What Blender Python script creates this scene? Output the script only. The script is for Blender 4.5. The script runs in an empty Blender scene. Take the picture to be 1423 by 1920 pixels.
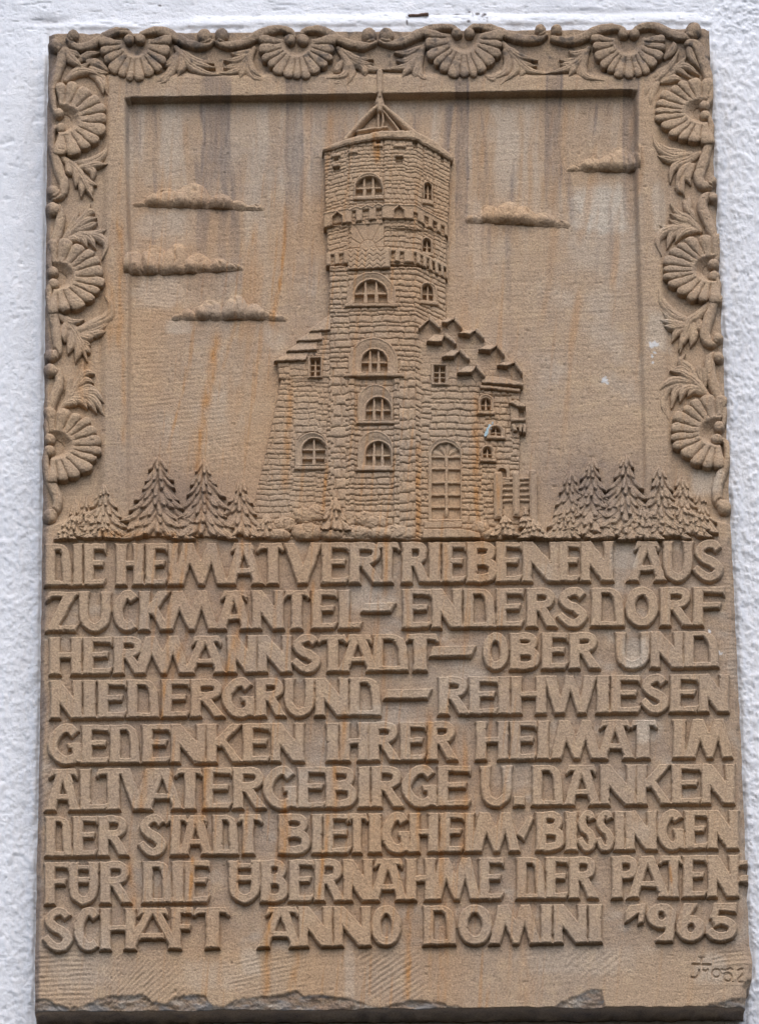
import bpy, math
import numpy as np
C = bpy.context.scene.collection
SC = bpy.context.scene
# ------------------------------------------------------------------ camera
PW, PH, F = 1423.0, 1920.0, 10750.0          # photograph size and focal length in its pixels
PITCH, ROLL = math.radians(25.0), math.radians(0.75)
CAM = np.array([0.0, -7.25, 1.6])
sr, cr, sp, cp = math.sin(ROLL), math.cos(ROLL), math.sin(PITCH), math.cos(PITCH)
FW = np.array([0, cp, sp]); UP0 = np.array([0, -sp, cp]); XX = np.array([1.0, 0, 0])
RT = XX * cr - UP0 * sr; UP = XX * sr + UP0 * cr
cam = bpy.data.cameras.new('camera'); camo = bpy.data.objects.new('camera', cam); C.objects.link(camo)
cam.sensor_fit = 'VERTICAL'; cam.sensor_height = 24.0; cam.lens = 24.0 * F / PH
cam.clip_start = 0.1; cam.clip_end = 200
from mathutils import Matrix, Vector
camo.matrix_world = Matrix(((RT[0], UP[0], -FW[0], CAM[0]), (RT[1], UP[1], -FW[1], CAM[1]),
                            (RT[2], UP[2], -FW[2], CAM[2]), (0, 0, 0, 1)))
SC.camera = camo
# ------------------------------------------------------------------ light: bright overcast sky
SUN_EL, SUN_AZ = math.radians(56), math.radians(6)     # azimuth: to the right of the wall's normal
wd = bpy.data.worlds.new('World'); SC.world = wd; wd.use_nodes = True
nt = wd.node_tree; nt.nodes.clear()
sky = nt.nodes.new('ShaderNodeTexSky'); sky.sky_type = 'NISHITA'; sky.sun_disc = False
sky.sun_elevation = SUN_EL; sky.sun_rotation = math.pi - SUN_AZ
sky.air_density = 1.0; sky.dust_density = 3.0; sky.ozone_density = 1.0
bg = nt.nodes.new('ShaderNodeBackground'); bg.inputs[1].default_value = 0.15
wo = nt.nodes.new('ShaderNodeOutputWorld')
nt.links.new(sky.outputs[0], bg.inputs[0]); nt.links.new(bg.outputs[0], wo.inputs[0])
sun = bpy.data.lights.new('sun', 'SUN'); sun.energy = 1.05; sun.angle = math.radians(64); sun.color = (1, .98, .95)
suno = bpy.data.objects.new('sun', sun); C.objects.link(suno)
sd = Vector((math.sin(SUN_AZ) * math.cos(SUN_EL), -math.cos(SUN_AZ) * math.cos(SUN_EL), math.sin(SUN_EL)))
suno.rotation_euler = sd.to_track_quat('Z', 'Y').to_euler(); suno.location = (2, -4, 12)
SC.view_settings.view_transform = 'Standard'; SC.view_settings.look = 'None'
SC.view_settings.exposure = 0.64; SC.view_settings.gamma = 1.0
SC.view_settings.use_curve_mapping = False
# ------------------------------------------------------------------ numeric helpers
rng = np.random.default_rng(7)

def ss(a, b, x):
    t = np.clip((x - a) / (b - a), 0, 1); return t * t * (3 - 2 * t)

def _h(ix, iy, s):
    n = (ix.astype(np.int64) * 374761393 + iy.astype(np.int64) * 668265263 + s * 1442695041) & 0xffffffff
    n = ((n ^ (n >> 13)) * 1274126177) & 0xffffffff
    n = ((n ^ (n >> 16)) * 2246822519) & 0xffffffff
    return ((n ^ (n >> 15)) & 0xffff) / 65535.0

def vn(x, y, s=0):                                   # value noise in -1..1
    x, y = np.broadcast_arrays(np.asarray(x, float), np.asarray(y, float))
    ix = np.floor(x); iy = np.floor(y); fx = x - ix; fy = y - iy
    fx = fx * fx * (3 - 2 * fx); fy = fy * fy * (3 - 2 * fy)
    a = _h(ix, iy, s); b = _h(ix + 1, iy, s); c = _h(ix, iy + 1, s); d = _h(ix + 1, iy + 1, s)
    return ((a + (b - a) * fx) * (1 - fy) + (c + (d - c) * fx) * fy) * 2 - 1

def fbm(x, y, s=0, n=3):
    r = 0; a = 1.0
    for i in range(n):
        x, y = .83 * x + .56 * y + 7.3, .83 * y - .56 * x + 3.1
        r = r + a * vn(x, y, s + i); x = x * 2.03 + 5.1; y = y * 2.03 + 3.7; a *= .5
    return r / 1.8

def poly(U, V, P):                                   # signed distance to a polygon, negative inside
    P = np.asarray(P, float); d = np.full(U.shape, 1e9); ins = np.zeros(U.shape, bool)
    n = len(P)
    for i in range(n):
        ax, ay = P[i]; bx, by = P[(i + 1) % n]; ex, ey = bx - ax, by - ay
        L = ex * ex + ey * ey + 1e-9
        t = np.clip(((U - ax) * ex + (V - ay) * ey) / L, 0, 1)
        d = np.minimum(d, (U - ax - t * ex) ** 2 + (V - ay - t * ey) ** 2)
        if ay != by:
            c = (ay > V) != (by > V)
            ins ^= c & (U < (bx - ax) * (V - ay) / (by - ay) + ax)
    d = np.sqrt(d); return np.where(ins, -d, d)

def box(U, V, u0, v0, u1, v1):
    a = np.maximum(u0 - U, U - u1); b = np.maximum(v0 - V, V - v1)
    return np.where((a > 0) & (b > 0), np.hypot(a, b), np.maximum(a, b))

def arch(U, V, u0, v0, u1, v1):
    c = (u0 + u1) / 2; r = (u1 - u0) / 2; rv = min(r, (v1 - v0) * .75)
    q = np.hypot(U - c, (V - v0 - rv) * r / rv) - r
    return np.where(V < v0 + rv, q, np.maximum(np.abs(U - c) - r, V - v1))

def smin(a, b, k):
    h = np.clip(.5 + .5 * (b - a) / k, 0, 1); return b + (a - b) * h - k * h * (1 - h)

def spline(P, n=8):
    P = np.asarray(P, float)
    if len(P) < 3: return np.array([P[0] + (P[-1] - P[0]) * t for t in np.linspace(0, 1, n + 1)])
    Q = np.vstack([2 * P[0] - P[1], P, 2 * P[-1] - P[-2]]); out = []
    for i in range(1, len(Q) - 2):
        p0, p1, p2, p3 = Q[i - 1:i + 3]
        for t in np.arange(n) / n:
            out.append(.5 * (2 * p1 + (p2 - p0) * t + (2 * p0 - 5 * p1 + 4 * p2 - p3) * t * t + (3 * p1 - p0 - 3 * p2 + p3) * t ** 3))
    out.append(Q[-2]); return np.array(out)

def strip(P, hw, n=6):                               # a ribbon polygon round a centre line
    S = spline(P, n); T = np.gradient(S, axis=0); T /= np.linalg.norm(T, axis=1)[:, None] + 1e-9
    N = np.stack([-T[:, 1], T[:, 0]], 1)
    w = np.interp(np.linspace(0, 1, len(S)), np.linspace(0, 1, len(np.atleast_1d(hw))), np.atleast_1d(hw))[:, None]
    return np.vstack([S + N * w, (S - N * w)[::-1]])

def tube(U, V, P, w, prof=None, n=6):                # (inside 0..1, position along) of a tapering round tube
    S = spline(P, n); m = len(S); w = np.atleast_1d(w)
    W = np.interp(np.linspace(0, 1, m), np.linspace(0, 1, len(w)), w)
    best = np.full(U.shape, 1e9); tt = np.zeros(U.shape); bw = np.ones(U.shape)
    for i in range(m - 1):
        ax, ay = S[i]; ex, ey = S[i + 1] - S[i]; L = ex * ex + ey * ey + 1e-9
        t = np.clip(((U - ax) * ex + (V - ay) * ey) / L, 0, 1)
        r = W[i] + (W[i + 1] - W[i]) * t
        q = np.hypot(U - ax - t * ex, V - ay - t * ey) / r
        k = q < best
        best = np.where(k, q, best); tt = np.where(k, (i + t) / (m - 1), tt); bw = np.where(k, r, bw)
    return best, tt, bw

# ------------------------------------------------------------------ photograph pixel -> point on a plane h mm in front of the wall
def plane(u, v, h):
    x = (np.asarray(u, float) - PW / 2) / F; y = -(np.asarray(v, float) - PH / 2) / F
    dx = RT[0] * x + UP[0] * y + FW[0]; dy = RT[1] * x + UP[1] * y + FW[1]; dz = RT[2] * x + UP[2] * y + FW[2]
    t = (-np.asarray(h) / 1000.0 - CAM[1]) / dy
    return CAM[0] + dx * t, CAM[2] + dz * t

bx_, bz_ = plane(735, 1890, 0)
ORG = np.array([float(bx_), 0.0, float(bz_)])        # base of the plaque, on the wall
# ------------------------------------------------------------------ the slab's own relief (mm in front of the wall)
LE = np.array([(92, 40), (92, 60), (90, 150), (88, 300), (86, 450), (84, 650), (82, 800), (80, 960), (79, 1010), (76, 1300), (72, 1500), (68, 1700), (65, 1900)], float)
RE = np.array([(1329, 40), (1330, 60), (1334, 200), (1340, 350), (1347, 500), (1355, 650), (1364, 850), (1370, 1000), (1380, 1200), (1389, 1400), (1397, 1600), (1404, 1770), (1411, 1805), (1409, 1835), (1399, 1850), (1397, 1900)], float)
FIELD = [(232, 182), (700, 175), (1197, 167), (1198, 370), (1207, 620), (1214, 880), (1216, 1002), (236, 1002), (235, 900), (239, 500), (234, 330)]
CHIP = np.array([(60, 1868), (85, 1866), (105, 1880), (130, 1888), (160, 1884), (185, 1868), (205, 1862), (240, 1860), (272, 1857), (285, 1872), (310, 1878), (335, 1862), (370, 1856), (385, 1862), (400, 1885), (425, 1884), (440, 1870), (470, 1864), (500, 1862), (530, 1858), (556, 1848), (570, 1860), (600, 1858), (660, 1868), (690, 1884), (712, 1889), (740, 1880), (765, 1872), (800, 1872), (845, 1883), (880, 1890), (1000, 1892), (1040, 1889), (1052, 1874), (1080, 1860), (1110, 1846), (1128, 1848), (1133, 1884), (1150, 1890), (1300, 1888), (1345, 1878), (1380, 1866), (1410, 1860)], float)

def base(U, V):
    dF = poly(U, V, FIELD)
    dep = np.interp(V, [170, 300, 600, 880, 960, 1002], [17, 14, 9, 5, 2.5, 0])
    h = 60 - dep * ss(0, 1, -dF / np.where((V < 230) & (U > 245) & (U < 1185), 2.5, 11.0))
    # ground of the carved border lies a little lower than the flat inner strip
    iL = np.interp(V, [60, 200, 500, 950, 1000], [205, 205, 200, 195, 60]); iR = np.interp(V, [60, 200, 500, 950, 1000], [1222, 1228, 1238, 1258, 1420])
    g = np.maximum(ss(146, 128, V), np.maximum(ss(iL + 4, iL - 14, U), ss(iR - 4, iR + 14, U))) * ss(1003, 960, V)
    h = h - 7 * g
    edge = np.minimum(U - np.interp(V, LE[:, 1], LE[:, 0]), np.interp(V, RE[:, 1], RE[:, 0]) - U)
    return h - 5 * ss(9, 0, edge + 2 * vn(V / 14, V / 31, 91))

COMB = [(110, 1828, 60, 52, 2, 9, .7), (175, 1835, 40, 45, 72, 6, .45), (240, 1830, 45, 45, 48, 7, .6), (300, 1845, 45, 35, 40, 9, .7), (500, 1828, 75, 34, 12, 8, .6),
        (735, 1832, 52, 48, 33, 9.5, .9), (930, 1832, 60, 50, 76, 6, .45), (1010, 1820, 60, 50, 70, 7, .4), (1120, 1808, 55, 26, 40, 12, .5), (1375, 1795, 40, 16, 8, 9, .5),
        (1180, 1840, 60, 40, 78, 7, .35), (560, 1825, 50, 40, 80, 7, .4), (360, 800, 80, 70, 8, 8, .3), (280, 555, 60, 40, -5, 7, .3), (450, 560, 60, 60, 40, 7, .22), (300, 700, 90, 80, 3, 9, .22),
        (1080, 640, 140, 160, 2, 9, .15), (900, 330, 60, 120, 60, 8, .15), (95, 1400, 40, 160, 30, 10, .4), (1385, 1150, 30, 160, 4, 8, .4), (850, 1815, 60, 40, 85, 7, .35), (640, 1815, 50, 40, 88, 8, .35)]

def relief_noise(U, V):
    r = .45 * fbm(U / 42, V / 42, 11) + .28 * fbm(U / 9, V / 7, 21) + .16 * vn(U / 2.6, V / 2.6, 33)
    r = r + .22 * vn(U / 26 + 4 * vn(U / 90, V / 90, 5), V / 3.6 + U / 70, 41)      # fine claw-chisel strokes
    for cx, cy, rx, ry, a, wl, am in COMB:
        m = np.clip(1.25 - np.maximum(abs(U - cx) / rx, abs(V - cy) / ry) + .25 * vn(U / 14, V / 14, int(cx)), 0, 1)
        if not m.any(): continue
        a = math.radians(a); q = U * math.sin(a) + V * math.cos(a)
        q = q + 1.8 * vn(U / 30, V / 30, int(cx) + 3)
        r = r + am * np.minimum(m * 2, 1) * np.sin(q / wl * 6.283) * (.6 + .4 * vn(q / 6, (U - V) / 35, 9))
    pit = vn(U / 7, V / 7, 77); r = r - 1.1 * ss(.80, .95, pit)
    return r

def chip(U, V):
    yc = np.interp(U, CHIP[:, 0], CHIP[:, 1]) + 2.5 * vn(U / 7, V / 40, 3)
    return V - (1889 - (1889 - yc) * .82)

def slab_h(U, V):
    h = base(U, V) + relief_noise(U, V)
    c = chip(U, V); k = ss(-1, 5, c)
    h = h - k * (1.6 + .18 * np.maximum(c, 0)) - k * (2.2 * fbm(U / 19, V / 9, 61) + 1.2 * np.abs(fbm(U / 9, V / 5, 62)) + .6 * vn(U / 3, V / 2.5, 63))
    h = h - 4 * ss(1380, 1408, U) * ss(1828, 1856, V)
    return h

# ------------------------------------------------------------------ stains carried by the stone itself (rust, grey, pale, black crust)
RUST = [([(537, 395), (532, 450), (522, 520), (512, 590)], 6, .8), ([(475, 420), (468, 470)], 5, .4), ([(349, 690), (334, 760), (313, 840)], 3, .5), ([(404, 640), (393, 720), (378, 800), (370, 870)], 9, .65),
        ([(440, 600), (418, 680)], 4, .4), ([(870, 580), (866, 640)], 14, .25), ([(225, 430), (224, 640)], 9, .5), ([(232, 640), (232, 820)], 6, .35), ([(622, 180), (612, 320)], 7, .35), ([(706, 262), (706, 290)], 6, .9),
        ([(545, 730), (535, 900)], 8, .5), ([(612, 880), (606, 960)], 5, .7), ([(787, 850), (782, 1000)], 6, .75), ([(893, 760), (893, 960)], 8, .6), ([(932, 890), (934, 975)], 6, .6), ([(665, 640), (668, 800)], 6, .35),
        ([(205, 545), (206, 620)], 12, .4), ([(160, 670), (155, 740)], 14, .3), ([(385, 940), (372, 1010)], 12, .5), ([(190, 1005), (330, 1007)], 3, .5),
        ([(330, 1020), (320, 1110), (316, 1260)], 6, .5), ([(350, 1016), (338, 1100)], 5, .5), ([(455, 1020), (440, 1260)], 7, .5), ([(350, 1190), (322, 1260)], 7, .5), ([(440, 1190), (425, 1270)], 6, .6), ([(310, 1270), (302, 1345)], 5, .7), ([(425, 1270), (420, 1340)], 9, .35), ([(300, 1365), (285, 1432)], 6, .5),
        ([(516, 1275), (505, 1330)], 4, .5), ([(585, 1100), (580, 1190)], 5, .6), ([(520, 1100), (516, 1185)], 4, .5), ([(725, 1020), (722, 1110)], 5, .6), ([(836, 1020), (834, 1100)], 6, .45), ([(900, 1010), (905, 1090)], 18, .4), ([(762, 1100), (765, 1190)], 5, .4), ([(718, 1210), (722, 1290)], 7, .35), ([(890, 1190), (760, 1230)], 3, .2),
        ([(644, 1350), (640, 1430)], 6, .5), ([(805, 1355), (800, 1430)], 8, .5), ([(630, 1440), (627, 1520)], 6, .55), ([(872, 1400), (868, 1600)], 9, .5), ([(845, 1370), (860, 1530)], 14, .3), ([(386, 1440), (382, 1520)], 10, .6), ([(275, 1445), (265, 1510)], 6, .4), ([(463, 1520), (455, 1600)], 4, .5), ([(372, 1525), (362, 1580)], 7, .4),
        ([(536, 1520), (528, 1600)], 9, .7), ([(615, 1520), (612, 1600)], 4, .5), ([(785, 1525), (784, 1600)], 5, .7), ([(828, 1520), (826, 1600)], 7, .6), ([(740, 1520), (735, 1620)], 4, .35), ([(363, 1615), (357, 1695)], 4, .9), ([(447, 1620), (442, 1690)], 4, .5), ([(604, 1610), (600, 1690)], 5, .7), ([(727, 1620), (723, 1770)], 4, .4), ([(828, 1615), (822, 1690)], 8, .5),
        ([(508, 1700), (500, 1780), (497, 1850)], 8, .65), ([(410, 1740), (412, 1830)], 8, .3), ([(768, 1700), (762, 1860)], 7, .7), ([(700, 1700), (695, 1860)], 4, .4), ([(808, 1710), (806, 1850)], 6, .35), ([(835, 1705), (830, 1860)], 22, .35), ([(560, 1790), (548, 1850)], 9, .4), ([(245, 1625), (252, 1690)], 8, .5), ([(1255, 1630), (1258, 1650)], 3, .6), ([(980, 1690), (985, 1860)], 18, .2)]
GREY = [(404, 150, 470, 27, .95), (250, 160, 340, 14, .6), (552, 150, 540, 17, .85), (592, 200, 520, 11, .5), (866, 140, 580, 13, .95), (1038, 140, 460, 16, .9), (1182, 150, 500, 15, .9), (445, 200, 300, 6, .3), (320, 180, 215, 40, .25),
        (980, 170, 260, 12, .25), (640, 176, 250, 10, .25), (700, 1780, 1890, 8, .2), (1140, 170, 240, 7, .5)]
PALE = [(320, 255, 22, 75, .55), (950, 280, 24, 95, .6), (895, 440, 10, 90, .45), (1128, 385, 58, 50, 1.0), (1130, 450, 70, 60, .35), (310, 415, 60, 26, .5), (300, 540, 50, 34, .6), (335, 608, 26, 14, .6), (1235, 390, 14, 50, .45), (1235, 620, 24, 40, .5), (1325, 900, 30, 28, .6), (1020, 1080, 16, 22, .2), (1170, 1045, 26, 24, .7), (1190, 1230, 24, 36, .7), (690, 1120, 36, 30, .55), (720, 1340, 60, 20, .35), (1215, 1370, 26, 26, .55), (560, 1480, 26, 36, .4), (960, 1450, 40, 30, .35), (850, 1290, 70, 40, .2), (460, 1060, 20, 36, .3), (655, 1820, 10, 60, .5), (400, 1830, 60, 30, .3), (150, 1800, 60, 60, .25), (1080, 1800, 120, 30, .25), (1200, 1560, 20, 20, .2), (470, 1800, 20, 30, .4), (1330, 1815, 30, 30, .4)]

def stains(U, V, ground=False):
    sh = U.shape; R = np.zeros(sh); G = np.zeros(sh); P = np.zeros(sh)
    u0, u1, v0, v1 = U.min(), U.max(), V.min(), V.max()
    wob = 3 * vn(U / 20, V / 60, 71)
    for pts, w, a in RUST:
        q = np.array(pts)
        if q[:, 0].max() + 40 < u0 or q[:, 0].min() - 40 > u1 or q[:, 1].max() + 40 < v0 or q[:, 1].min() - 40 > v1: continue
        d = np.full(sh, 1e9)
        S = spline(pts, 4)
        for i in range(len(S) - 1):
            ax, ay = S[i]; ex, ey = S[i + 1] - S[i]
            t = np.clip(((U + wob - ax) * ex + (V - ay) * ey) / (ex * ex + ey * ey + 1e-9), 0, 1)
            d = np.minimum(d, np.hypot(U + wob - ax - t * ex, (V - ay - t * ey) * .35))
        R = np.maximum(R, a * np.exp(-(d / w) ** 2))
    R = np.minimum(1, R * 1.25) * (.75 + .45 * vn(U / 5, V / 22, 72))
    st = vn(U / 7 + V / 60, V / 170, 73) * .6 + vn(U / 2.6 + V / 45, V / 90, 74) * .4      # faint ferruginous bedding
    mid = ss(180, 320, U) * ss(1060, 880, U) * ss(240, 420, V)
    R = np.maximum(R, (.20 * mid + .03) * ss(-.5, .6, fbm(U / 70, V / 120, 93)))
    R = np.maximum(R, .42 * ss(.25, .7, st) * (.35 + .65 * mid))
    for cx, a0, a1, w, a in GREY:
        if cx + 60 < u0 or cx - 60 > u1: continue
        d = abs(U + wob * .5 - cx) / w
        m = ss(1.15, .75, d + .16 * vn(U / 3.5, V / 40, int(cx))) * (.55 + .45 * ss(.5, 1, d))
        G = np.maximum(G, a * m * ss(a0 - 18, a0, V) * ss(a1, a1 - (a1 - a0) * .6, V) * (.8 + .3 * vn(U / 4, V / 28, 75)))
    for cx, cy, rx, ry, a in PALE:
        if cx + 2 * rx < u0 or cx - 2 * rx > u1: continue
        d = np.maximum(abs(U - cx) / rx, abs(V - cy) / ry) * .6 + np.hypot((U - cx) / rx, (V - cy) / ry) * .4
        P = np.maximum(P, a * ss(1.2, .65, d + .25 * fbm(U / 16, V / 22, 76)))
    G = np.maximum(G, .42 * ss(0, 4, chip(U, V)) * (.8 + .9 * fbm(U / 20, V / 12, 78)))
    P = np.maximum(P, 1.0 * ss(-.25, .35, fbm(U / 22, V / 9, 85)) * ss(0, 3, chip(U, V)))
    G = np.maximum(G, .5 * ss(.15, .6, fbm(U / 40, V / 30, 79)) * ss(175, 60, V))
    G = np.maximum(G, .75 * np.exp(-(((U - 1110) / 120) ** 2 + ((V - 905) / 75) ** 2)) * (.7 + .4 * fbm(U / 15, V / 15, 80)))
    G = np.maximum(G, .5 * np.exp(-(((U - 330) / 110) ** 2 + ((V - 930) / 60) ** 2)))
    le = U - np.interp(V, LE[:, 1], LE[:, 0])
    G = np.maximum(G, .7 * ss(16, 3, le + 6 * vn(U / 30, V / 60, 81)))
    if ground:
        tz = ss(1000, 1015, V) * ss(1800, 1760, V)
        G = np.maximum(G, tz * (.20 + .16 * fbm(U / 24, V / 20, 86))); P = np.maximum(P, tz * .45 * ss(.0, .6, fbm(U / 40, V / 26, 87)))
        fz = ss(178, 190, V) * ss(900, 700, V) * ss(228, 240, U) * ss(1215, 1195, U)
        vs_ = fbm(U / 17 + .4 * vn(U / 60, V / 90, 88), V / 260, 89, 3)
        G = np.maximum(G, fz * .68 * ss(.05, .5, vs_) * ss(720, 250, V) * (.8 + .3 * vn(U / 5, V / 50, 90)))
        G = np.maximum(G, fz * .12 * ss(620, 200, V)); P = np.maximum(P, fz * .5 * ss(.1, .55, -vs_) * ss(600, 250, V)); P = np.maximum(P, fz * .3 * ss(.1, .6, fbm(U / 50, V / 60, 91)))
        R = np.maximum(R, fz * .34 * ss(.2, .7, fbm(U / 26 + V / 200, V / 190, 92)))
    D = np.maximum((.34 * ss(150, 110, V) + .6 * ss(.15, .65, fbm(U / 14, V / 12, 82))) * ss(190, 95, V), .5 * ss(.55, .9, fbm(U / 9, V / 9, 83)))
    D = np.maximum(D, .25 * ss(2, 9, chip(U, V)) * ss(.3, .7, fbm(U / 26, V / 13, 84)))
    return np.clip(np.stack([R, G, P, D], -1), 0, 1)

# ------------------------------------------------------------------ materials
def nodes(m):
    m.use_nodes = True; t = m.node_tree; t.nodes.clear(); return t, (lambda k: t.nodes.new(k)), t.links.new

def rgb(c): return (c[0], c[1], c[2], 1)

def mixc(t, a, b, fac, mode='MIX'):
    n = t.nodes.new('ShaderNodeMix'); n.data_type = 'RGBA'; n.blend_type = mode
    for s, x in ((n.inputs[0], fac), (n.inputs[6], a), (n.inputs[7], b)):
        if isinstance(x, (float, int)): s.default_value = x
        elif isinstance(x, tuple): s.default_value = x
        else: t.links.new(x, s)
    return n.outputs[2]

def ramp(t, x, a, b):
    n = t.nodes.new('ShaderNodeMapRange'); n.inputs[1].default_value = a; n.inputs[2].default_value = b
    t.links.new(x, n.inputs[0]); return n.outputs[0]

def noise(t, vec, scale, det=2.0, rough=.5):
    n = t.nodes.new('ShaderNodeTexNoise'); n.inputs['Scale'].default_value = scale
    n.inputs['Detail'].default_value = det; n.inputs['Roughness'].default_value = rough
    t.links.new(vec, n.inputs['Vector']); return n.outputs[0]

def sandstone():
    m = bpy.data.materials.new('sandstone'); t, N, L = nodes(m)
    tc = N('ShaderNodeTexCoord').outputs['Object']
    big = noise(t, tc, 6, 3); mid = noise(t, tc, 45, 3); gr = noise(t, tc, 430, 2, .7); gr2 = noise(t, tc, 1100, 1, .5)
    c = mixc(t, rgb((.386, .276, .180)), rgb((.336, .254, .184)), ramp(t, big, .35, .65))
    c = mixc(t, c, rgb((.422, .312, .206)), ramp(t, mid, .5, .8))
    at = N('ShaderNodeAttribute'); at.attribute_name = 'stain'
    se = N('ShaderNodeSeparateColor'); L(at.outputs['Color'], se.inputs[0])
    c = mixc(t, c, rgb((.46, .405, .335)), ramp(t, se.outputs[2], 0, 1.15))
    c = mixc(t, c, rgb((.37, .195, .080)), ramp(t, se.outputs[0], 0, .85))
    c = mixc(t, c, rgb((.135, .112, .106)), ramp(t, se.outputs[1], 0, 1.0))
    c = mixc(t, c, rgb((.090, .075, .064)), ramp(t, at.outputs['Alpha'], 0, 1.05))
    pa = N('ShaderNodeAttribute'); pa.attribute_name = 'paint'
    s2 = N('ShaderNodeSeparateColor'); L(pa.outputs['Color'], s2.inputs[0])
    gv = N('ShaderNodeMapRange'); gv.inputs[1].default_value = .25; gv.inputs[2].default_value = .75; gv.inputs[3].default_value = .62; gv.inputs[4].default_value = 1.38
    L(gr, gv.inputs[0])
    cb = N('ShaderNodeCombineColor')
    for i in range(3): L(gv.outputs[0], cb.inputs[i])
    c = mixc(t, c, cb.outputs[0], 1.0, 'MULTIPLY')
    dk = N('ShaderNodeMapRange'); dk.inputs[1].default_value = .62; dk.inputs[2].default_value = .72; L(gr2, dk.inputs[0]); dk.inputs[4].default_value = .35
    c = mixc(t, c, rgb((.16, .11, .075)), dk.outputs[0])
    c = mixc(t, c, rgb((.265, .250, .240)), s2.outputs[2]); c = mixc(t, c, rgb((.52, .51, .50)), s2.outputs[0]); c = mixc(t, c, rgb((.33, .46, .51)), s2.outputs[1])
    b = N('ShaderNodeBsdfPrincipled'); L(c, b.inputs['Base Color'])
    b.inputs['Roughness'].default_value = .93; b.inputs['Specular IOR Level'].default_value = .18
    ad = N('ShaderNodeMath'); ad.operation = 'MULTIPLY_ADD'; L(gr2, ad.inputs[0]); ad.inputs[1].default_value = .45; L(gr, ad.inputs[2])
    bp = N('ShaderNodeBump'); bp.inputs['Strength'].default_value = .6; bp.inputs['Distance'].default_value = .0016
    L(ad.outputs[0], bp.inputs['Height']); L(bp.outputs[0], b.inputs['Normal'])
    o = N('ShaderNodeOutputMaterial'); L(b.outputs[0], o.inputs[0]); return m

def plaster():
    m = bpy.data.materials.new('white_plaster'); t, N, L = nodes(m)
    tc = N('ShaderNodeTexCoord').outputs['Object']
    c = mixc(t, rgb((.722, .745, .79)), rgb((.655, .68, .73)), ramp(t, noise(t, tc, 9, 4), .35, .7))
    c = mixc(t, c, rgb((.80, .81, .85)), ramp(t, noise(t, tc, 60, 3), .55, .75))
    at = N('ShaderNodeAttribute'); at.attribute_name = 'stain'
    se = N('ShaderNodeSeparateColor'); L(at.outputs['Color'], se.inputs[0])
    c = mixc(t, c, rgb((.34, .33, .34)), se.outputs[1]); c = mixc(t, c, rgb((.06, .045, .04)), at.outputs['Alpha'])
    sp_ = N('ShaderNodeMapRange'); sp_.inputs[1].default_value = .70; sp_.inputs[2].default_value = .78; sp_.inputs[4].default_value = .55
    L(noise(t, tc, 170, 2, .6), sp_.inputs[0]); c = mixc(t, c, rgb((.33, .33, .35)), sp_.outputs[0])
    b = N('ShaderNodeBsdfPrincipled'); L(c, b.inputs['Base Color']); b.inputs['Roughness'].default_value = .85; b.inputs['Specular IOR Level'].default_value = .2
    bp = N('ShaderNodeBump'); bp.inputs['Strength'].default_value = .6; bp.inputs['Distance'].default_value = .003
    L(noise(t, tc, 260, 5, .72), bp.inputs['Height']); L(bp.outputs[0], b.inputs['Normal'])
    o = N('ShaderNodeOutputMaterial'); L(b.outputs[0], o.inputs[0]); return m

def rust_iron():
    m = bpy.data.materials.new('rusty_iron'); t, N, L = nodes(m)
    tc = N('ShaderNodeTexCoord').outputs['Object']
    c = mixc(t, rgb((.075, .045, .035)), rgb((.13, .075, .05)), ramp(t, noise(t, tc, 300, 3), .4, .6))
    b = N('ShaderNodeBsdfPrincipled'); L(c, b.inputs['Base Color']); b.inputs['Roughness'].default_value = .8
    o = N('ShaderNodeOutputMaterial'); L(b.outputs[0], o.inputs[0]); return m

STONE, PLASTER, IRON = sandstone(), plaster(), rust_iron()
# ------------------------------------------------------------------ mesh building
def link_mesh(name, co, quads, mat, parent, attrs, origin):
    me = bpy.data.meshes.new(name)
    nv, nf = len(co), len(quads)
    me.vertices.add(nv); me.vertices.foreach_set('co', (co - origin).astype(np.float32).ravel())
    me.loops.add(nf * 4); me.loops.foreach_set('vertex_index', quads.astype(np.int32).ravel())
    me.polygons.add(nf); me.polygons.foreach_set('loop_start', np.arange(0, nf * 4, 4, dtype=np.int32))
    me.polygons.foreach_set('use_smooth', np.ones(nf, bool))
    for k, a in attrs.items():
        at = me.attributes.new(k, 'FLOAT_COLOR', 'POINT'); at.data.foreach_set('color', a.astype(np.float32).ravel())
    me.update(calc_edges=True); me.validate()
    me.materials.append(mat)
    o = bpy.data.objects.new(name, me); C.objects.link(o)
    if parent is not None: o.parent = parent
    return o

def patch(u0, v0, u1, v1, step):
    return np.meshgrid(np.arange(u0, u1 + step, step), np.arange(v0, v1 + step, step))

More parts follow.
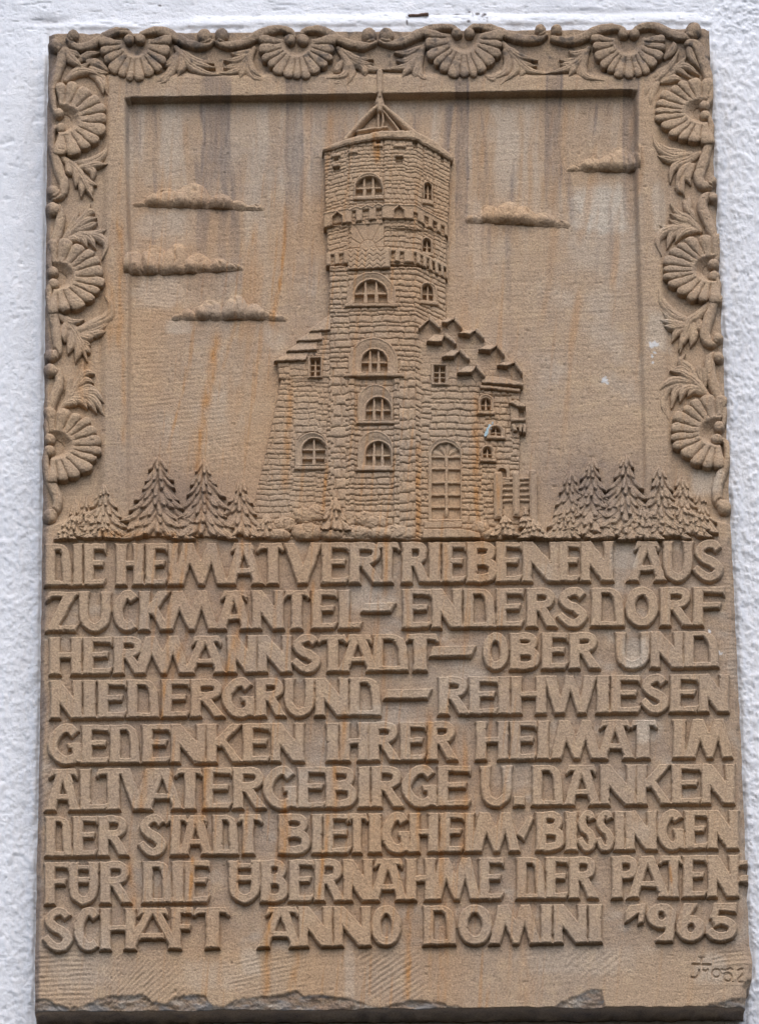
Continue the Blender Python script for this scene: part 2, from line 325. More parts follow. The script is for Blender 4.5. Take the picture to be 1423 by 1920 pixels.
def carve(name, parent, U, V, H, M, href, label=None, dive=4.0, paint=None, floor=None):
    """one carved piece: the masked part of a height grid, its rim cut down into the stone behind it"""
    M = M & (U > np.interp(V, LE[:, 1], LE[:, 0]) - 3) & (U < np.interp(V, RE[:, 1], RE[:, 0]) + 4) & (V > np.interp(U, [92, 1330], [49, 40]))
    D = M.copy()
    D[1:] |= M[:-1]; D[:-1] |= M[1:]; D[:, 1:] |= D[:, :-1].copy(); D[:, :-1] |= D[:, 1:].copy()
    bs = base(U, V) if floor is None else floor
    out = (U < np.interp(V, LE[:, 1], LE[:, 0]) + 3) | (U > np.interp(V, RE[:, 1], RE[:, 0]) - 3) | (V < np.interp(U, [92, 1330], [60, 50]) + 3)
    low = np.where(out, -1.0, bs - dive)
    HH = np.where(M, H, low)
    ids = np.full(M.shape, -1); k = np.nonzero(D); ids[k] = np.arange(len(k[0]))
    f = (D[:-1, :-1] & D[1:, :-1] & D[1:, 1:] & D[:-1, 1:]) & (M[:-1, :-1] | M[1:, :-1] | M[1:, 1:] | M[:-1, 1:])
    i, j = np.nonzero(f)
    quads = np.stack([ids[i, j], ids[i + 1, j], ids[i + 1, j + 1], ids[i, j + 1]], 1)
    uu, vv, hh = U[k], V[k], HH[k]
    x, z = plane(uu, vv, href)
    co = np.stack([x, -hh / 1000.0, z], 1)
    at = {'stain': stains(uu, vv)}
    if paint is not None: at['paint'] = paint(uu, vv)
    o = link_mesh(name, co, quads, STONE, parent, at, ORG)
    if label: o['label'] = label
    return o

def grain(U, V, s=0):
    return .30 * fbm(U / 6, V / 6, 101 + s, 2) + .14 * vn(U / 2.2, V / 2.2, 105 + s)

def warp(U, V, a=.8, s=0):
    return U + a * vn(U / 9, V / 9, 111 + s) + .5 * a * vn(U / 3.5, V / 3.5, 113 + s), V + a * vn(U / 9, V / 9, 112 + s) + .5 * a * vn(U / 3.5, V / 3.5, 114 + s)

def tagged(o, label, cat):
    o['label'] = label; o['category'] = cat; return o

def empty(name, loc):
    o = bpy.data.objects.new(name, None); o.location = loc; o.empty_display_size = .2; C.objects.link(o); return o

# ------------------------------------------------------------------ the wall
WALL_O = np.array([0.0, 0.0, 5.0])
def wall_dist(U, V):
    l = np.interp(V, LE[:, 1], LE[:, 0]) - U; r = U - np.interp(V, RE[:, 1], RE[:, 0])
    t = np.interp(U, [92, 1330], [58, 49]) - V; b = V - 1925
    return np.maximum(np.maximum(l, r), np.maximum(t, b))

CRACK = [((762, 30), (766, 27)), ((762, 30), (761, 40)), ((761, 40), (764, 49)), ((803, 27), (880, 28)), ((885, 33), (886, 25)), ((897, 40), (911, 28)), ((911, 28), (912, 44)), ((905, 30), (906, 40))]
def wall_h(U, V):
    d = wall_dist(U, V)
    rough = np.clip(ss(1300, 1345, U) + ss(560, 900, V) * ss(200, 60, U) * .45, 0, 1) * ss(-80, 60, V + .2 * (U - 1100))
    sm = 1.0 * fbm(U / 60, V / 90, 201) + .45 * vn(U / 40, V / 7, 203) * ss(500, 50, V) + .5 * vn(U / 9, V / 45, 204) * ss(120, 60, U) + .3 * fbm(U / 8, V / 8, 205)
    sc = fbm(U / 9.5 + .5 * vn(U / 25, V / 25, 211), V / 9, 207, 3); sc2 = fbm(U / 4.2, V / 4.2, 212, 2)
    st = 2.0 * ss(-.25, .55, sc) + 1.2 * sc2 - 2.6 * ss(.42, .75, fbm(U / 5, V / 5, 214, 2))
    sm = sm - 1.8 * ss(.62, .9, vn(U / 15 + V / 40, V / 4.5, 216)) - 1.2 * ss(.6, .9, vn(U / 5, V / 4, 217))
    h = sm * (1 - .5 * rough) + st * (.15 + .2 * ss(400, 900, V) + rough * .85)
    h = h + 3.2 * np.exp(-((d - 8) / 9.0) ** 2) * (.7 + .5 * vn(U / 30, V / 30, 215)) * ss(0, 5, d)   # mortar pressed against the stone
    tl = 33 - (U - 700) * .006 + 3 * vn(U / 60, U / 190, 221)
    h = h + 4.0 * ss(tl - 9, tl + 3, V) * ss(330, 420, U) * ss(80, 60, V) * ss(1330, 1280, U)       # ledge of mortar along the top
    h = h - 3.5 * np.exp(-(((U - 90) / 30) ** 2 + ((V - 40) / 7) ** 2)) - 2.0 * np.exp(-(((U - 1120) / 150) ** 2 + ((V - 22) / 6) ** 2))
    return h

def wall_tone(U, V):
    Dk = np.zeros(U.shape)
    for (a, b) in CRACK:
        e = np.array(b, float) - a; t = np.clip(((U - a[0]) * e[0] + (V - a[1]) * e[1]) / (e @ e), 0, 1)
        Dk = np.maximum(Dk, ss(2.0, .7, np.hypot(U - a[0] - t * e[0], V - a[1] - t * e[1]) + .8 * vn(U / 4, V / 4, 231)) * (.55 + .5 * vn(U / 9, V / 9, 232)))
    for cx, cy, r in ((895, 27, 3.5), (908, 28, 3), (904, 33, 2), (878, 44, 2.5), (300, 10, 2), (880, 22, 2), (1305, 1050, 3)):
        Dk = np.maximum(Dk, .9 * ss(r + 1, r - 1, np.hypot((U - cx) * .7, V - cy)))
    G = .55 * np.exp(-(((U - 92) / 26) ** 2 + ((V - 40) / 7) ** 2)) + .42 * np.exp(-(((U - 1090) / 170) ** 2 + ((V - 24 - (U - 1090) * .02) / 6) ** 2))  # greyer over the two shallow hollows above the plaque
    d = wall_dist(U, V)
    G = np.maximum(G, .35 * ss(6, 1, d) * ss(.1, .6, vn(U / 9, V / 22, 233)))
    G = np.maximum(G, .25 * ss(.45, .8, fbm(U / 24, V / 10, 234)) * ss(140, 20, V))
    z = np.zeros(U.shape)
    return np.clip(np.stack([z, G, z, Dk], -1), 0, 1)

def build_wall():
    us = np.concatenate([np.arange(-330, -20, 6.0), np.arange(-20, 100, 1.8), np.arange(100, 1300, 3.0), np.arange(1300, 1450, 1.8), np.arange(1450, 1760, 6.0)])
    vs = np.concatenate([np.arange(-280, -10, 6.0), np.arange(-10, 64, 1.8), np.arange(64, 1940, 3.0), np.arange(1940, 2200, 6.0)])
    U, V = np.meshgrid(us, vs); H = wall_h(U, V)
    inside = wall_dist(U, V) < -14
    H = np.where(inside, -2, H)
    nu, nv = len(us), len(vs)
    x, z = plane(U, V, 0.0); y = -H / 1000.0
    # close it into a thick wall: rim and back
    co = np.stack([x, y, z], -1)
    top = co[0].copy(); co_b = co.copy(); co_b[..., 1] = .30
    P = [co.reshape(-1, 3)]
    ids = np.arange(nu * nv).reshape(nv, nu)
    Q = [np.stack([ids[:-1, :-1], ids[1:, :-1], ids[1:, 1:], ids[:-1, 1:]], -1).reshape(-1, 4)]
    st = [wall_tone(U, V).reshape(-1, 4)]
    n = nu * nv
    ring = np.concatenate([ids[0, :], ids[1:, -1], ids[-1, -2::-1], ids[-2:0:-1, 0]])
    bk = co_b.reshape(-1, 3)[ring]; P.append(bk); st.append(np.zeros((len(ring), 4)))
    r2 = np.arange(n, n + len(ring))
    Q.append(np.stack([ring, np.roll(ring, -1), np.roll(r2, -1), r2], 1))
    cr_ = [n, n + nu - 1, n + nu + nv - 2, n + 2 * nu + nv - 3]
    Q.append(np.array([cr_]))
    o = link_mesh('plaster_wall', np.vstack(P), np.vstack(Q), PLASTER, None, {'stain': np.vstack(st)}, WALL_O)
    o.location = WALL_O
    tagged(o, 'rough white plastered house wall behind the carved sandstone plaque', 'wall')
build_wall()

# ------------------------------------------------------------------ the plaque
PLQ = empty('stone_plaque', ORG)
tagged(PLQ, 'carved sandstone memorial plaque with a tower relief and raised German inscription on the white wall', 'plaque')
MONO = (1286, 1786, 1400, 1850)

def paint_slab(U, V):
    w = np.zeros(U.shape)
    for cx, cy, rx, ry in ((1226, 645, 9, 5), (1222, 648, 5, 4), (1227, 661, 2.5, 2.5), (1222, 668, 1.8, 4), (1223, 680, 2.5, 2), (1133, 708, 6, 5), (1138, 713, 4, 3), (1329, 1183, 3, 3), (1345, 1225, 7, 4)):
        w = np.maximum(w, ss(1.2, .8, np.hypot((U - cx) / rx, (V - cy) / ry) + .5 * vn(U / 3, V / 3, 301)))
    z = np.zeros(U.shape); return np.stack([w, z, .85 * ss(0, 4, chip(U, V)) * ss(-.1, .5, fbm(U / 26, V / 9, 302)), z], -1)

def build_slab():
    na, nb = 800, 1110
    a, b = np.meshgrid(np.linspace(0, 1, na), np.linspace(0, 1, nb))
    V = 58 + (1890 - 58) * b
    for _ in range(3):
        l = np.interp(V, LE[:, 1], LE[:, 0]) + 1.6 * fbm(V / 26, V / 77, 311) ; r = np.interp(V, RE[:, 1], RE[:, 0]) + 1.6 * fbm(V / 22, V / 71, 312)
        U = l + (r - l) * a
        T = np.interp(U, [92, 1330], [59, 50]) + 1.2 * vn(U / 14, U / 47, 313); B = np.interp(U, [60, 1400], [1894, 1886]) + 1.5 * vn(U / 19, U / 61, 314)
        V = T + (B - T) * b
    H = slab_h(U, V)
    m = ss(0, 6, -box(U, V, MONO[0] + 6, MONO[1] + 6, MONO[2] - 6, MONO[3] - 6)); H = H - 3.0 * m
    x, z = plane(U, V, 60.0)
    co = np.stack([x, -H / 1000.0, z], -1)
    ids = np.arange(na * nb).reshape(nb, na)
    P = [co.reshape(-1, 3)]; Q = [np.stack([ids[:-1, :-1], ids[1:, :-1], ids[1:, 1:], ids[:-1, 1:]], -1).reshape(-1, 4)]
    S = [stains(U, V, True).reshape(-1, 4)]; W = [paint_slab(U, V).reshape(-1, 4)]
    ring = np.concatenate([ids[0, :], ids[1:, -1], ids[-1, -2::-1], ids[-2:0:-1, 0]])
    K = 16; prev = ring; n = na * nb; rc = co.reshape(-1, 3)[ring]; ru, rv = U.ravel()[ring], V.ravel()[ring]
    out = np.zeros((len(ring), 2)); out[:na, 1] = 1; out[na:na + nb - 1, 0] = 1; out[na + nb - 1:2 * na + nb - 2, 1] = -1; out[2 * na + nb - 2:, 0] = -1
    for k in range(1, K + 1):
        t = k / K; q = rc.copy(); q[:, 1] = rc[:, 1] * (1 - t) + .004 * t
        am = (.0022 * fbm(ru / 14 + rv / 14, np.full(len(ring), t * 4.0), 321) - .002 * math.sin(t * 3.14)) * math.sin(min(1, t * 2) * 1.57)
        q[:, 0] += out[:, 0] * am; q[:, 2] += out[:, 1] * am
        P.append(q); cur = np.arange(n, n + len(ring)); n += len(ring)
        Q.append(np.stack([prev, np.roll(prev, -1), np.roll(cur, -1), cur], 1)); prev = cur
        g = np.zeros((len(ring), 4)); g[:, 1] = np.clip(.3 + .3 * vn(ru / 20, rv / 20 + t * 3, 322), 0, 1) * min(1, t * 3); g[:, 3] = .2 * ss(.1, .7, vn(ru / 16 + rv / 16, np.full(len(ring), t * 3), 323)); S.append(g); W.append(np.zeros((len(ring), 4)))
    o = link_mesh('slab', np.vstack(P), np.vstack(Q), STONE, PLQ, {'stain': np.vstack(S), 'paint': np.vstack(W)}, ORG)
build_slab()

def groove(U, V, P, w, closed=False):
    S = spline(P, 5); d = np.full(U.shape, 1e9)
    for i in range(len(S) - 1):
        ax, ay = S[i]; ex, ey = S[i + 1] - S[i]; t = np.clip(((U - ax) * ex + (V - ay) * ey) / (ex * ex + ey * ey + 1e-9), 0, 1)
        d = np.minimum(d, np.hypot(U - ax - t * ex, V - ay - t * ey))
    return ss(w, .2 * w, d)

def build_mono():
    U, V = patch(*MONO, .75); H = slab_h(U, V) + .05
    ring = lambda cx, cy, r: [(cx + r * math.cos(a), cy + r * .95 * math.sin(a)) for a in np.linspace(0, 6.2832, 9)]
    g = 0
    for P, w, d in (([(1310, 1794), (1319, 1794)], 2.2, 1.6), ([(1314.5, 1795), (1313.5, 1808)], 2.0, 2.0), ([(1298, 1808), (1331, 1809)], 2.2, 2.4), ([(1310, 1819), (1309, 1827), (1303, 1833), (1295, 1832)], 1.8, 2.0), ([(1318, 1819), (1322, 1821), (1326, 1818)], 1.9, 1.8), ([(1325, 1820), (1324, 1838)], 1.3, .7),
                    (ring(1342.5, 1825, 8), 1.8, 1.7), (ring(1364, 1833, 7.5), 1.8, 1.7), ([(1352, 1818), (1360, 1819), (1368, 1816), (1372, 1818)], 1.9, 1.5), ([(1355, 1827), (1362, 1824), (1369, 1826)], 1.7, 1.2), ([(1383, 1819), (1390, 1817), (1395, 1823), (1389, 1830), (1383, 1836), (1385, 1842), (1394, 1842)], 1.8, 1.7)):
        g = np.maximum(g, 1.35 * d * groove(U, V, P, w * 1.6))
    e = -box(U, V, *MONO); H = H - g + .1
    M = e > 1.5
    carve('engraved_monogram', PLQ, U, V, H, M, 60.0, 'small engraved mason mark with numerals', dive=.3, floor=slab_h(U, V))
build_mono()

# ------------------------------------------------------------------ raised lettering
def letter(ch, u0, u1, vt, vb, ex):
    w = u1 - u0; h = float(vb(u0) - vt(u0)); s = min(19.5, w * .43); b = 12.0; pos = []; neg = []
    if w < 28 and ch == 'I': s = w
    def stem(x, ww, y0=0, y1=None, fl=2.2):
        y1 = h if y1 is None else y1; f0 = fl if y0 == 0 else 0; f1 = fl if y1 == h else 0
        pos.append([(x - f0, y0), (x + ww + f0, y0), (x + ww + .6, y0 + 8), (x + ww, (y0 + y1) / 2), (x + ww + .6, y1 - 10), (x + ww + f1, y1), (x - f1, y1), (x - .6, y1 - 10), (x, (y0 + y1) / 2), (x - .6, y0 + 8)])
    def P(*q): pos.append(list(q))
    i = s / 2
    def st(pts, x0=0, x1=w, y0=0, y1=h, hw=i):
        pos.append(strip([(x0 + i + (x1 - x0 - 2 * i) * a, y0 + i * .8 + (y1 - y0 - 1.6 * i) * c) for a, c in pts], hw))
    if ch == 'I': stem(1, w - 2)
    elif ch in 'EFL':
        stem(1, s)
        if ch != 'L': P((s - 4, 0), (w - 1, 0), (w + .5, 9), (w - 1, 19), (w - 5, 14), (s - 4, b)); P((s - 4, .40 * h), (w * .86, .385 * h), (w * .9, .40 * h), (w * .84, .40 * h + b), (s - 4, .40 * h + b))
        if ch != 'F': P((s - 4, h - b), (w - 7, h - b - 1), (w, h - b - 4), (w - 1, h - 8), (w - 6, h), (s - 4, h))
    elif ch == 'T':
        q0, q1 = (ex[0] - u0, ex[1] - u0) if ex else (w / 2 - 10, w / 2 + 10)
        P((5, 0), (w - 5, 0), (w + .5, 15), (w - 3, 19), (w - 8, 14), (q1 - 1, b + 1), (q0 + 1, b + 1), (8, 14), (3, 19), (-.5, 15)); stem(q0, q1 - q0, 4)
    elif ch == 'H':
        stem(1, s); stem(w - s - 1, s); P((s - 4, .41 * h), (w - s + 4, .40 * h), (w - s + 4, .41 * h + b), (s - 4, .42 * h + b))
    elif ch == 'N':
        s *= .9; stem(1, s); stem(w - s - 1, s); P((1, 0), (s + 3, 0), (w - 2, h - 22), (w - 2, h), (w - s - 5, h), (1, 22))
    elif ch == 'M':
        a1, vy, a2 = (.30, .52, .70); s = 21
        P((0, h), (s + 1, h), (a1 * w + 9, 14), (a1 * w + 6, 0), (a1 * w - 12, 0)); P((a1 * w - 7, 0), (a1 * w + 8, 0), (vy * w + 5, h * .55), (vy * w + 4, h), (vy * w - 6, h), (a1 * w - 4, h * .35))
        P((a2 * w - 9, 0), (a2 * w + 8, 0), (a2 * w + 4, h * .3), (vy * w + 6, h), (vy * w - 3, h), (vy * w - 5, h * .5)); P((a2 * w - 9, 0), (a2 * w + 9, 0), (w, h), (w - s - 1, h), (a2 * w - 6, h * .25))
    elif ch == 'W':
        s = 20
        P((-2, 0), (s + 3, 0), (.31 * w + 6, h), (.31 * w - 12, h)); P((.47 * w - 8, 0), (.47 * w + 8, 0), (.31 * w + 8, h), (.31 * w - 8, h)); P((.47 * w - 8, 0), (.47 * w + 8, 0), (.70 * w + 10, h), (.70 * w - 8, h)); P((w - s - 6, 0), (w, 0), (.70 * w + 9, h), (.70 * w - 6, h))
    elif ch == 'A':
        q0, q1 = (ex[0] - u0, ex[1] - u0) if ex else (w * .2, w * .8); c = (q0 + q1) / 2 if ex else w * .5; c = .5 * c + .5 * w * .5
        P((q0 + 5, 0), (q1 - 5, 0), (q1, 12), (q1 - 2, 21), (q1 - 8, 14), (c + 8, 13), (c - 8, 13), (q0 + 9, 14), (q0 + 1, 20), (q0 - 1, 16))
        P((c - 12, 2), (c + 6, 2), (22, h - 6), (23, h), (-2, h), (3, h - 8)); P((c - 7, 2), (c + 13, 2), (w - 3, h - 8), (w + 2, h), (w - 24, h), (w - 22, h - 8)); P((w * .3, .60 * h), (w * .7, .60 * h), (w * .72, .76 * h), (w * .28, .76 * h))
    elif ch == 'V':
        P((-1, 0), (21, 0), (w * .5 + 4, h * .62), (w * .5 + 8, h), (w * .5 - 10, h)); P((w - 22, 0), (w + 1, 0), (w * .5 + 9, h), (w * .5 - 9, h), (w * .5 - 4, h * .7))
    elif ch == 'K':
        stem(1, s); P((w - 24, 0), (w + 1, 0), (s + 8, .62 * h), (s - 4, .60 * h), (s - 3, .40 * h)); P((s + 2, .42 * h), (s + 15, .36 * h), (w + 2, h), (w - 21, h))
    elif ch in 'RPB':
        stem(1, s); hb = .55 * h if ch != 'B' else .52 * h
        xr = w if ch == 'P' else (w - 3 if ch == 'R' else w - 3)
        st([(0, 0), (.5, -.02), (.88, .12), (1, .45), (.88, .84), (.5, 1.02), (0, 1.0)], s * .3, xr, 0, hb, i * .86)
        if ch == 'R': P((s - 3, .50 * h), (s + 18, .48 * h), (w + 1, h - 3), (w + 1, h), (w - 20, h), (s + 4, .62 * h), (s - 3, .60 * h))
        if ch == 'B': st([(0, 0), (.5, -.02), (.88, .12), (1, .45), (.9, .84), (.5, 1.0), (0, 1.0)], s * .3, w + .5, .40 * h, h, i * .9)
    elif ch == 'D':
        P((-1, 0), (w * .55, 0), (w * .72, 3), (w * .85, .12 * h), (w * .93, .27 * h), (w * .97, .5 * h), (w, h), (-2, h), (.5, h - 10), (1, 10))
        neg.append([(s + 1, .17 * h), (w * .55, .17 * h), (w * .63, .25 * h), (w - s - 1, .42 * h), (w - s + 1, h - b + 1), (s + 1, h - b + 1)])
    elif ch == 'O':
        q = [(w / 2 + w / 2 * np.sign(math.cos(a)) * abs(math.cos(a)) ** .9, h / 2 + (h / 2 + 1) * math.sin(a)) for a in np.linspace(0, 6.2832, 40)[:-1]]; pos.append(q)
        iw = max(w / 2 - 19.5, 8); neg.append([(w / 2 + iw * math.cos(a), h / 2 + (h / 2 - 17) * math.sin(a)) for a in np.linspace(0, 6.2832, 30)[:-1]])
    elif ch == 'C': st([(1.0, .16), (.72, 0), (.38, .03), (.1, .27), (0, .52), (.1, .76), (.38, .97), (.7, 1.0), (1.0, .9)], hw=[i * .95, i, i, i, i * .9])
    elif ch == 'G':
        st([(.95, .18), (.72, 0), (.38, .03), (.1, .27), (0, .52), (.1, .76), (.38, .97), (.7, 1.0), (.95, .9)]); P((w - s - 1, .46 * h), (w - 1, .46 * h), (w, h), (w - s + 2, h - 3)); P((w * .56, .46 * h), (w - 3, .46 * h), (w - 3, .62 * h), (w * .6, .62 * h))
    elif ch == 'S': st([(.98, .16), (.72, -.01), (.34, .02), (.08, .22), (.30, .43), (.68, .55), (.97, .76), (.80, .97), (.45, 1.02), (.15, .9), (-.12, .70)], hw=[i * .85, i * .92, i * .95, i, i, i * .95, i * .9, i * .75])
    elif ch in 'UÜ':
        st([(0, -.1), (0, .3), (0, .6), (.12, .88), (.5, 1.02), (.88, .88), (1, .6), (1, .3), (1, -.1)], hw=i * .93); P((-2, 0), (s + 2, 0), (s, 9), (0, 9)); P((w - s - 2, 0), (w + 2, 0), (w, 9), (w - s, 9))
        if ch == 'Ü': P((s - 3, 6), (w - s + 3, 6), (w - s + 3, 17), (s - 3, 17)); P((s - 3, 28), (w - s + 3, 28), (w - s + 3, 41), (s - 3, 41))
    elif ch == 'Z': P((6, 0), (w, 0), (w, 6), (w - 6, b), (12, b), (2, 21), (-1, 18)); P((w - 26, 4), (w, 0), (24, h - 4), (-1, h)); P((8, h - b), (w - 5, h - b), (w + 1, h - b - 3), (w - 5, h), (-1, h))
    elif ch == '-':
        y0, y1 = ex[0] - vt(u0), ex[1] - vt(u0); P((7, y0), (w, y0 - 1), (w - 10, y1), (0, y1))
    elif ch == '/': P((0, 42), (22, 6), (33, 12), (14, 55))
    elif ch == '.': P((1, h - 21), (w, h - 19), (w, h), (0, h))
    elif ch == '=': P((0, 12), (w, 10), (w, 21), (0, 23)); P((0, 40), (w, 38), (w, 52), (0, 54))
    elif ch == '1': P((0, 16), (10, 2), (w, 0), (w, 16), (w - 3, 36), (w - 15, 40), (w - 14, 20), (8, 34), (0, 36))
    elif ch == '9':
        pos.append([(w / 2 + w / 2 * math.cos(a), .33 * h + .34 * h * math.sin(a)) for a in np.linspace(0, 6.2832, 36)[:-1]]); neg.append([(w * .5 + 5.5 * math.cos(a), .33 * h + 7 * math.sin(a)) for a in np.linspace(0, 6.2832, 20)[:-1]]); P((w - s + 2, .4 * h), (w, .36 * h), (w - 6, h), (w * .32, h), (w * .3, h - 5), (w * .6, .72 * h))
    elif ch == '6':
        pos.append([(w / 2 + w / 2 * math.cos(a), .66 * h + .35 * h * math.sin(a)) for a in np.linspace(0, 6.2832, 36)[:-1]]); neg.append([(w * .5 + 6 * math.cos(a), .65 * h + 7 * math.sin(a)) for a in np.linspace(0, 6.2832, 20)[:-1]]); P((w * .25, 0), (w * .72, 0), (w * .72, 6), (w * .42, .42 * h), (0, .7 * h), (0, .5 * h), (w * .12, .22 * h))
    elif ch == '5':
        P((w * .25, 0), (w, 0), (w - 2, 20), (w * .45, 16), (w * .36, .46 * h), (w * .12, .42 * h)); st([(.1, .12), (.5, -.02), (.9, .18), (1.02, .5), (.85, .88), (.45, 1.0), (.12, .86), (-.1, .55)], 0, w, .36 * h, h, i * .92)
    mp = lambda pl: [(u0 + x, vt(u0 + x) + y * (vb(u0 + x) - vt(u0 + x)) / h) for x, y in pl]
    return [mp(p) for p in pos], [mp(p) for p in neg]

OFF = {'a': (70, 3.162), 'b': (500, 3.162), 'c': (930, 3.162), 'd': (930, 2.886), 'e': (480, 3.162), 'f': (900, 2.846)}
def px(t): o, k = OFF[t[0]]; return o + float(t[1:]) / k
TEXT = [((1019, 1099, 1013, 1088), "D a45 a208;I a212 a272;E a276 a412|H a465 a635;E a640 a775;I a775 a838;M a800 a1135;A a1110 a1345 a1150 a1290;T a1300 b105 b5 b70;V b100 b330;E b322 b490;R b487 b690;T b640 b792 b685 b745;R b797 b967;I b958 b1033;E b1037 b1182;B b1183 b1370;E b1355 c155;N c152 c375;E c368 c500;N c497 c695|A c775 c1010 c818 c970;U c985 c1165;S c1162 c1352"),
        ((1109, 1184, 1099, 1173), "Z a50 a245;U a246 a440;C a448 a608;K a602 a792;M a735 a1082;A a1055 a1275 a1090 a1250;N a1270 b105;T b100 b258 b147 b210;E b262 b420;L b425 b570|- b555 b770 1130 1148|E b803 b978;N b976 b1160;D b1163 b1357;E b1357 c165;R c177 c362;S c357 c547;D c560 c762;O c763 c962;R c967 c1165;F c1162 c1355"),
        ((1194, 1266, 1182, 1251), "H a72 a267;E a270 a447;R a450 a640;M a575 a910;A a865 a1118 a915 a1095;N a1122 a1305;N a1303 b150;S b143 b325;T b303 b480 b360 b425;A b420 b660 b470 b628;D b627 b842;T b817 b1022 b870 b950|- b960 b1245 1211 1232|O b1277 c75;B c78 c262;E c268 c427;R c430 c615|U c705 c912;N c910 c1110;D c1107 c1322"),
        ((1275, 1348, 1263, 1335), "N a77 a270;I a272 a350;E a357 a532;D a532 a727;E a735 a907;R a907 a1112;G a1092 a1292;R a1292 b115;U b103 b287;N b285 b487;D b488 b682|- b690 b985 1292 1311|R b1015 b1202;E b1197 b1377;I c8 c85;H c85 c300;W c285 c600;I c592 c672;E c675 c857;S c850 c1028;E c1028 c1202;N c1197 c1380"),
        ((1359, 1433, 1347, 1421), "G a60 a267;E a262 a432;D a430 a612;E a620 a792;N a790 a1002;K a1000 a1222;E a1215 a1385;N a1383 b225|I b352 b430;H b428 b607;R b602 b792;E b787 b947;R b947 b1132|H b1237 c75;E c80 c242;I c242 c315;M c318 c625;A c590 c820 c610 c795;T c790 c957 c830 c908|I c1045 c1125;M c1112 c1407"),
        ((1441, 1521, 1431, 1507), "A a45 a260 a70 a245;L a252 a427;T a348 a537 a415 a490;V a487 a712;A a615 a868 a680 a802;T a815 a985 a872 a940;E a980 a1157;R a1157 a1357;G a1335 b182;E b182 b357;B b347 b537;I b540 b615;R b617 b812;G b798 b1012;E b1010 b1212|U b1265 c95;. c97 c170|D c210 c400;A c395 c622 c412 c595;N c612 c830;K c825 c1040;E c1035 c1217;N c1212 c1415"),
        ((1530, 1607, 1518, 1592), "D a47 a212;E a210 a362;R a360 a547|S a595 a772;T a758 a897 a790 a850;A a830 a1045 a888 a1012;D a1037 a1197;T a1185 a1337 a1217 a1285|B b67 b262;I b267 b332;E b332 b502;T b472 b607 b510 b562;I b602 b682;G b678 b852;H b842 b1022;E b1022 b1172;I b1170 b1233;M b1205 d133;/ d110 d210;B d212 d372;I d372 d440;S d433 d545;S d533 d642;I d637 d697;N d695 d870;G d868 d1018;E d1015 d1147;N d1142 d1312"),
        ((1616, 1696, 1602, 1682), "F a42 a192;Ü a185 a367;R a370 a562|D a622 a802;I a797 a872;E a870 a1027|Ü a1132 a1327;B a1322 b130;E b130 b282;R b280 b462;N b450 b632;A b600 b835 b637 b812;H b822 b1002;M b965 b1272;E b1255 b1407|D d107 d267;E d265 d392;R d390 d552|P d622 d772;A d708 d940 d762 d866;T d878 d1010 d932 d984;E d1005 d1142;N d1140 d1312;= d1308 d1362"),
        ((1703, 1783, 1692, 1764), "S a32 a217;C a215 a382;H a372 a588;A a515 a850 a595 a782;F a790 a927;T a927 a1142 a1000 a1080|A e12 e270 e58 e255;N e250 e457;N e457 e682;O e680 e862|D e990 e1190;O e1195 e1400;M f45 f325;I f320 f385;N f387 f572;I f575 f650|1 f770 f882;9 f885 f1047;6 f1045 f1202;5 f1200 f1372")]
NAMES = {'-': 'long dash', }
def build_text():
    for (tl, bl, tr, br), line in TEXT:
        vt = lambda u, a=tl, b=tr: a + (b - a) * (u - 85) / 1295.0
        vb = lambda u, a=bl, b=br: a + (b - a) * (u - 85) / 1295.0
        for wd_ in line.split('|'):
            L = []
            for q in wd_.split(';'):
                k = q.split(); u0, u1 = px(k[1]), px(k[2])
                ex = None
                if len(k) > 3: ex = [px(x) if x[0].isalpha() else float(x) for x in k[3:]]
                L.append((k[0], u0, u1, ex))
            a = min(l[1] for l in L) - 7; b = max(l[2] for l in L) + 7
            st = .8
            U, V = patch(a, min(vt(a), vt(b)) - 6, b, max(vb(a), vb(b)) + 7, st)
            dist = np.full(U.shape, 50.0)
            for ch, u0, u1, ex in L:
                c0 = max(0, int((u0 - 7 - a) / st)); c1 = min(U.shape[1], int((u1 + 7 - a) / st) + 2)
                u, v = warp(U[:, c0:c1], V[:, c0:c1], .75, ord(ch))
                pos, neg = letter(ch, u0, u1, vt, vb, ex)
                d = np.full(u.shape, 50.0)
                for p in pos: d = smin(d, poly(u, v, p), 1.6)
                for p in neg: d = np.maximum(d, -poly(u, v, p))
                dist[:, c0:c1] = np.minimum(dist[:, c0:c1], d)
            t = -dist
            prof = np.sqrt(np.clip(1 - (1 - np.clip(t / 4.0, 0, 1)) ** 2, 0, 1))
            H = 60 + 4.7 + 3.6 * prof + .35 * np.exp(-((t - 3.2) / 1.3) ** 2) + grain(U, V, 3) + .35 * fbm(U / 30, V / 30, 120)
            H = np.where(t < 0, 60 + 4.7 * np.clip(1 + t / 1.2, 0, 1), H)
            H = H - 1.6 * ss(.72, .9, vn(U / 6, V / 6, 125)) * ss(7, 0, t)             # little edge chips
            w = ''.join(l[0] for l in L)
            carve('carved_dash' if w == '-' else ('carved_year' if w == '1965' else 'carved_word'), PLQ, U, V, H, t > -1.2, 67.0,
                  None if w == '-' else 'raised carved letters reading ' + w)
build_text()

# ------------------------------------------------------------------ carved border: shells, scrolls, leaves
def bounds(P, m): P = np.asarray(P, float); return P[:, 0].min() - m, P[:, 1].min() - m, P[:, 0].max() + m, P[:, 1].max() + m

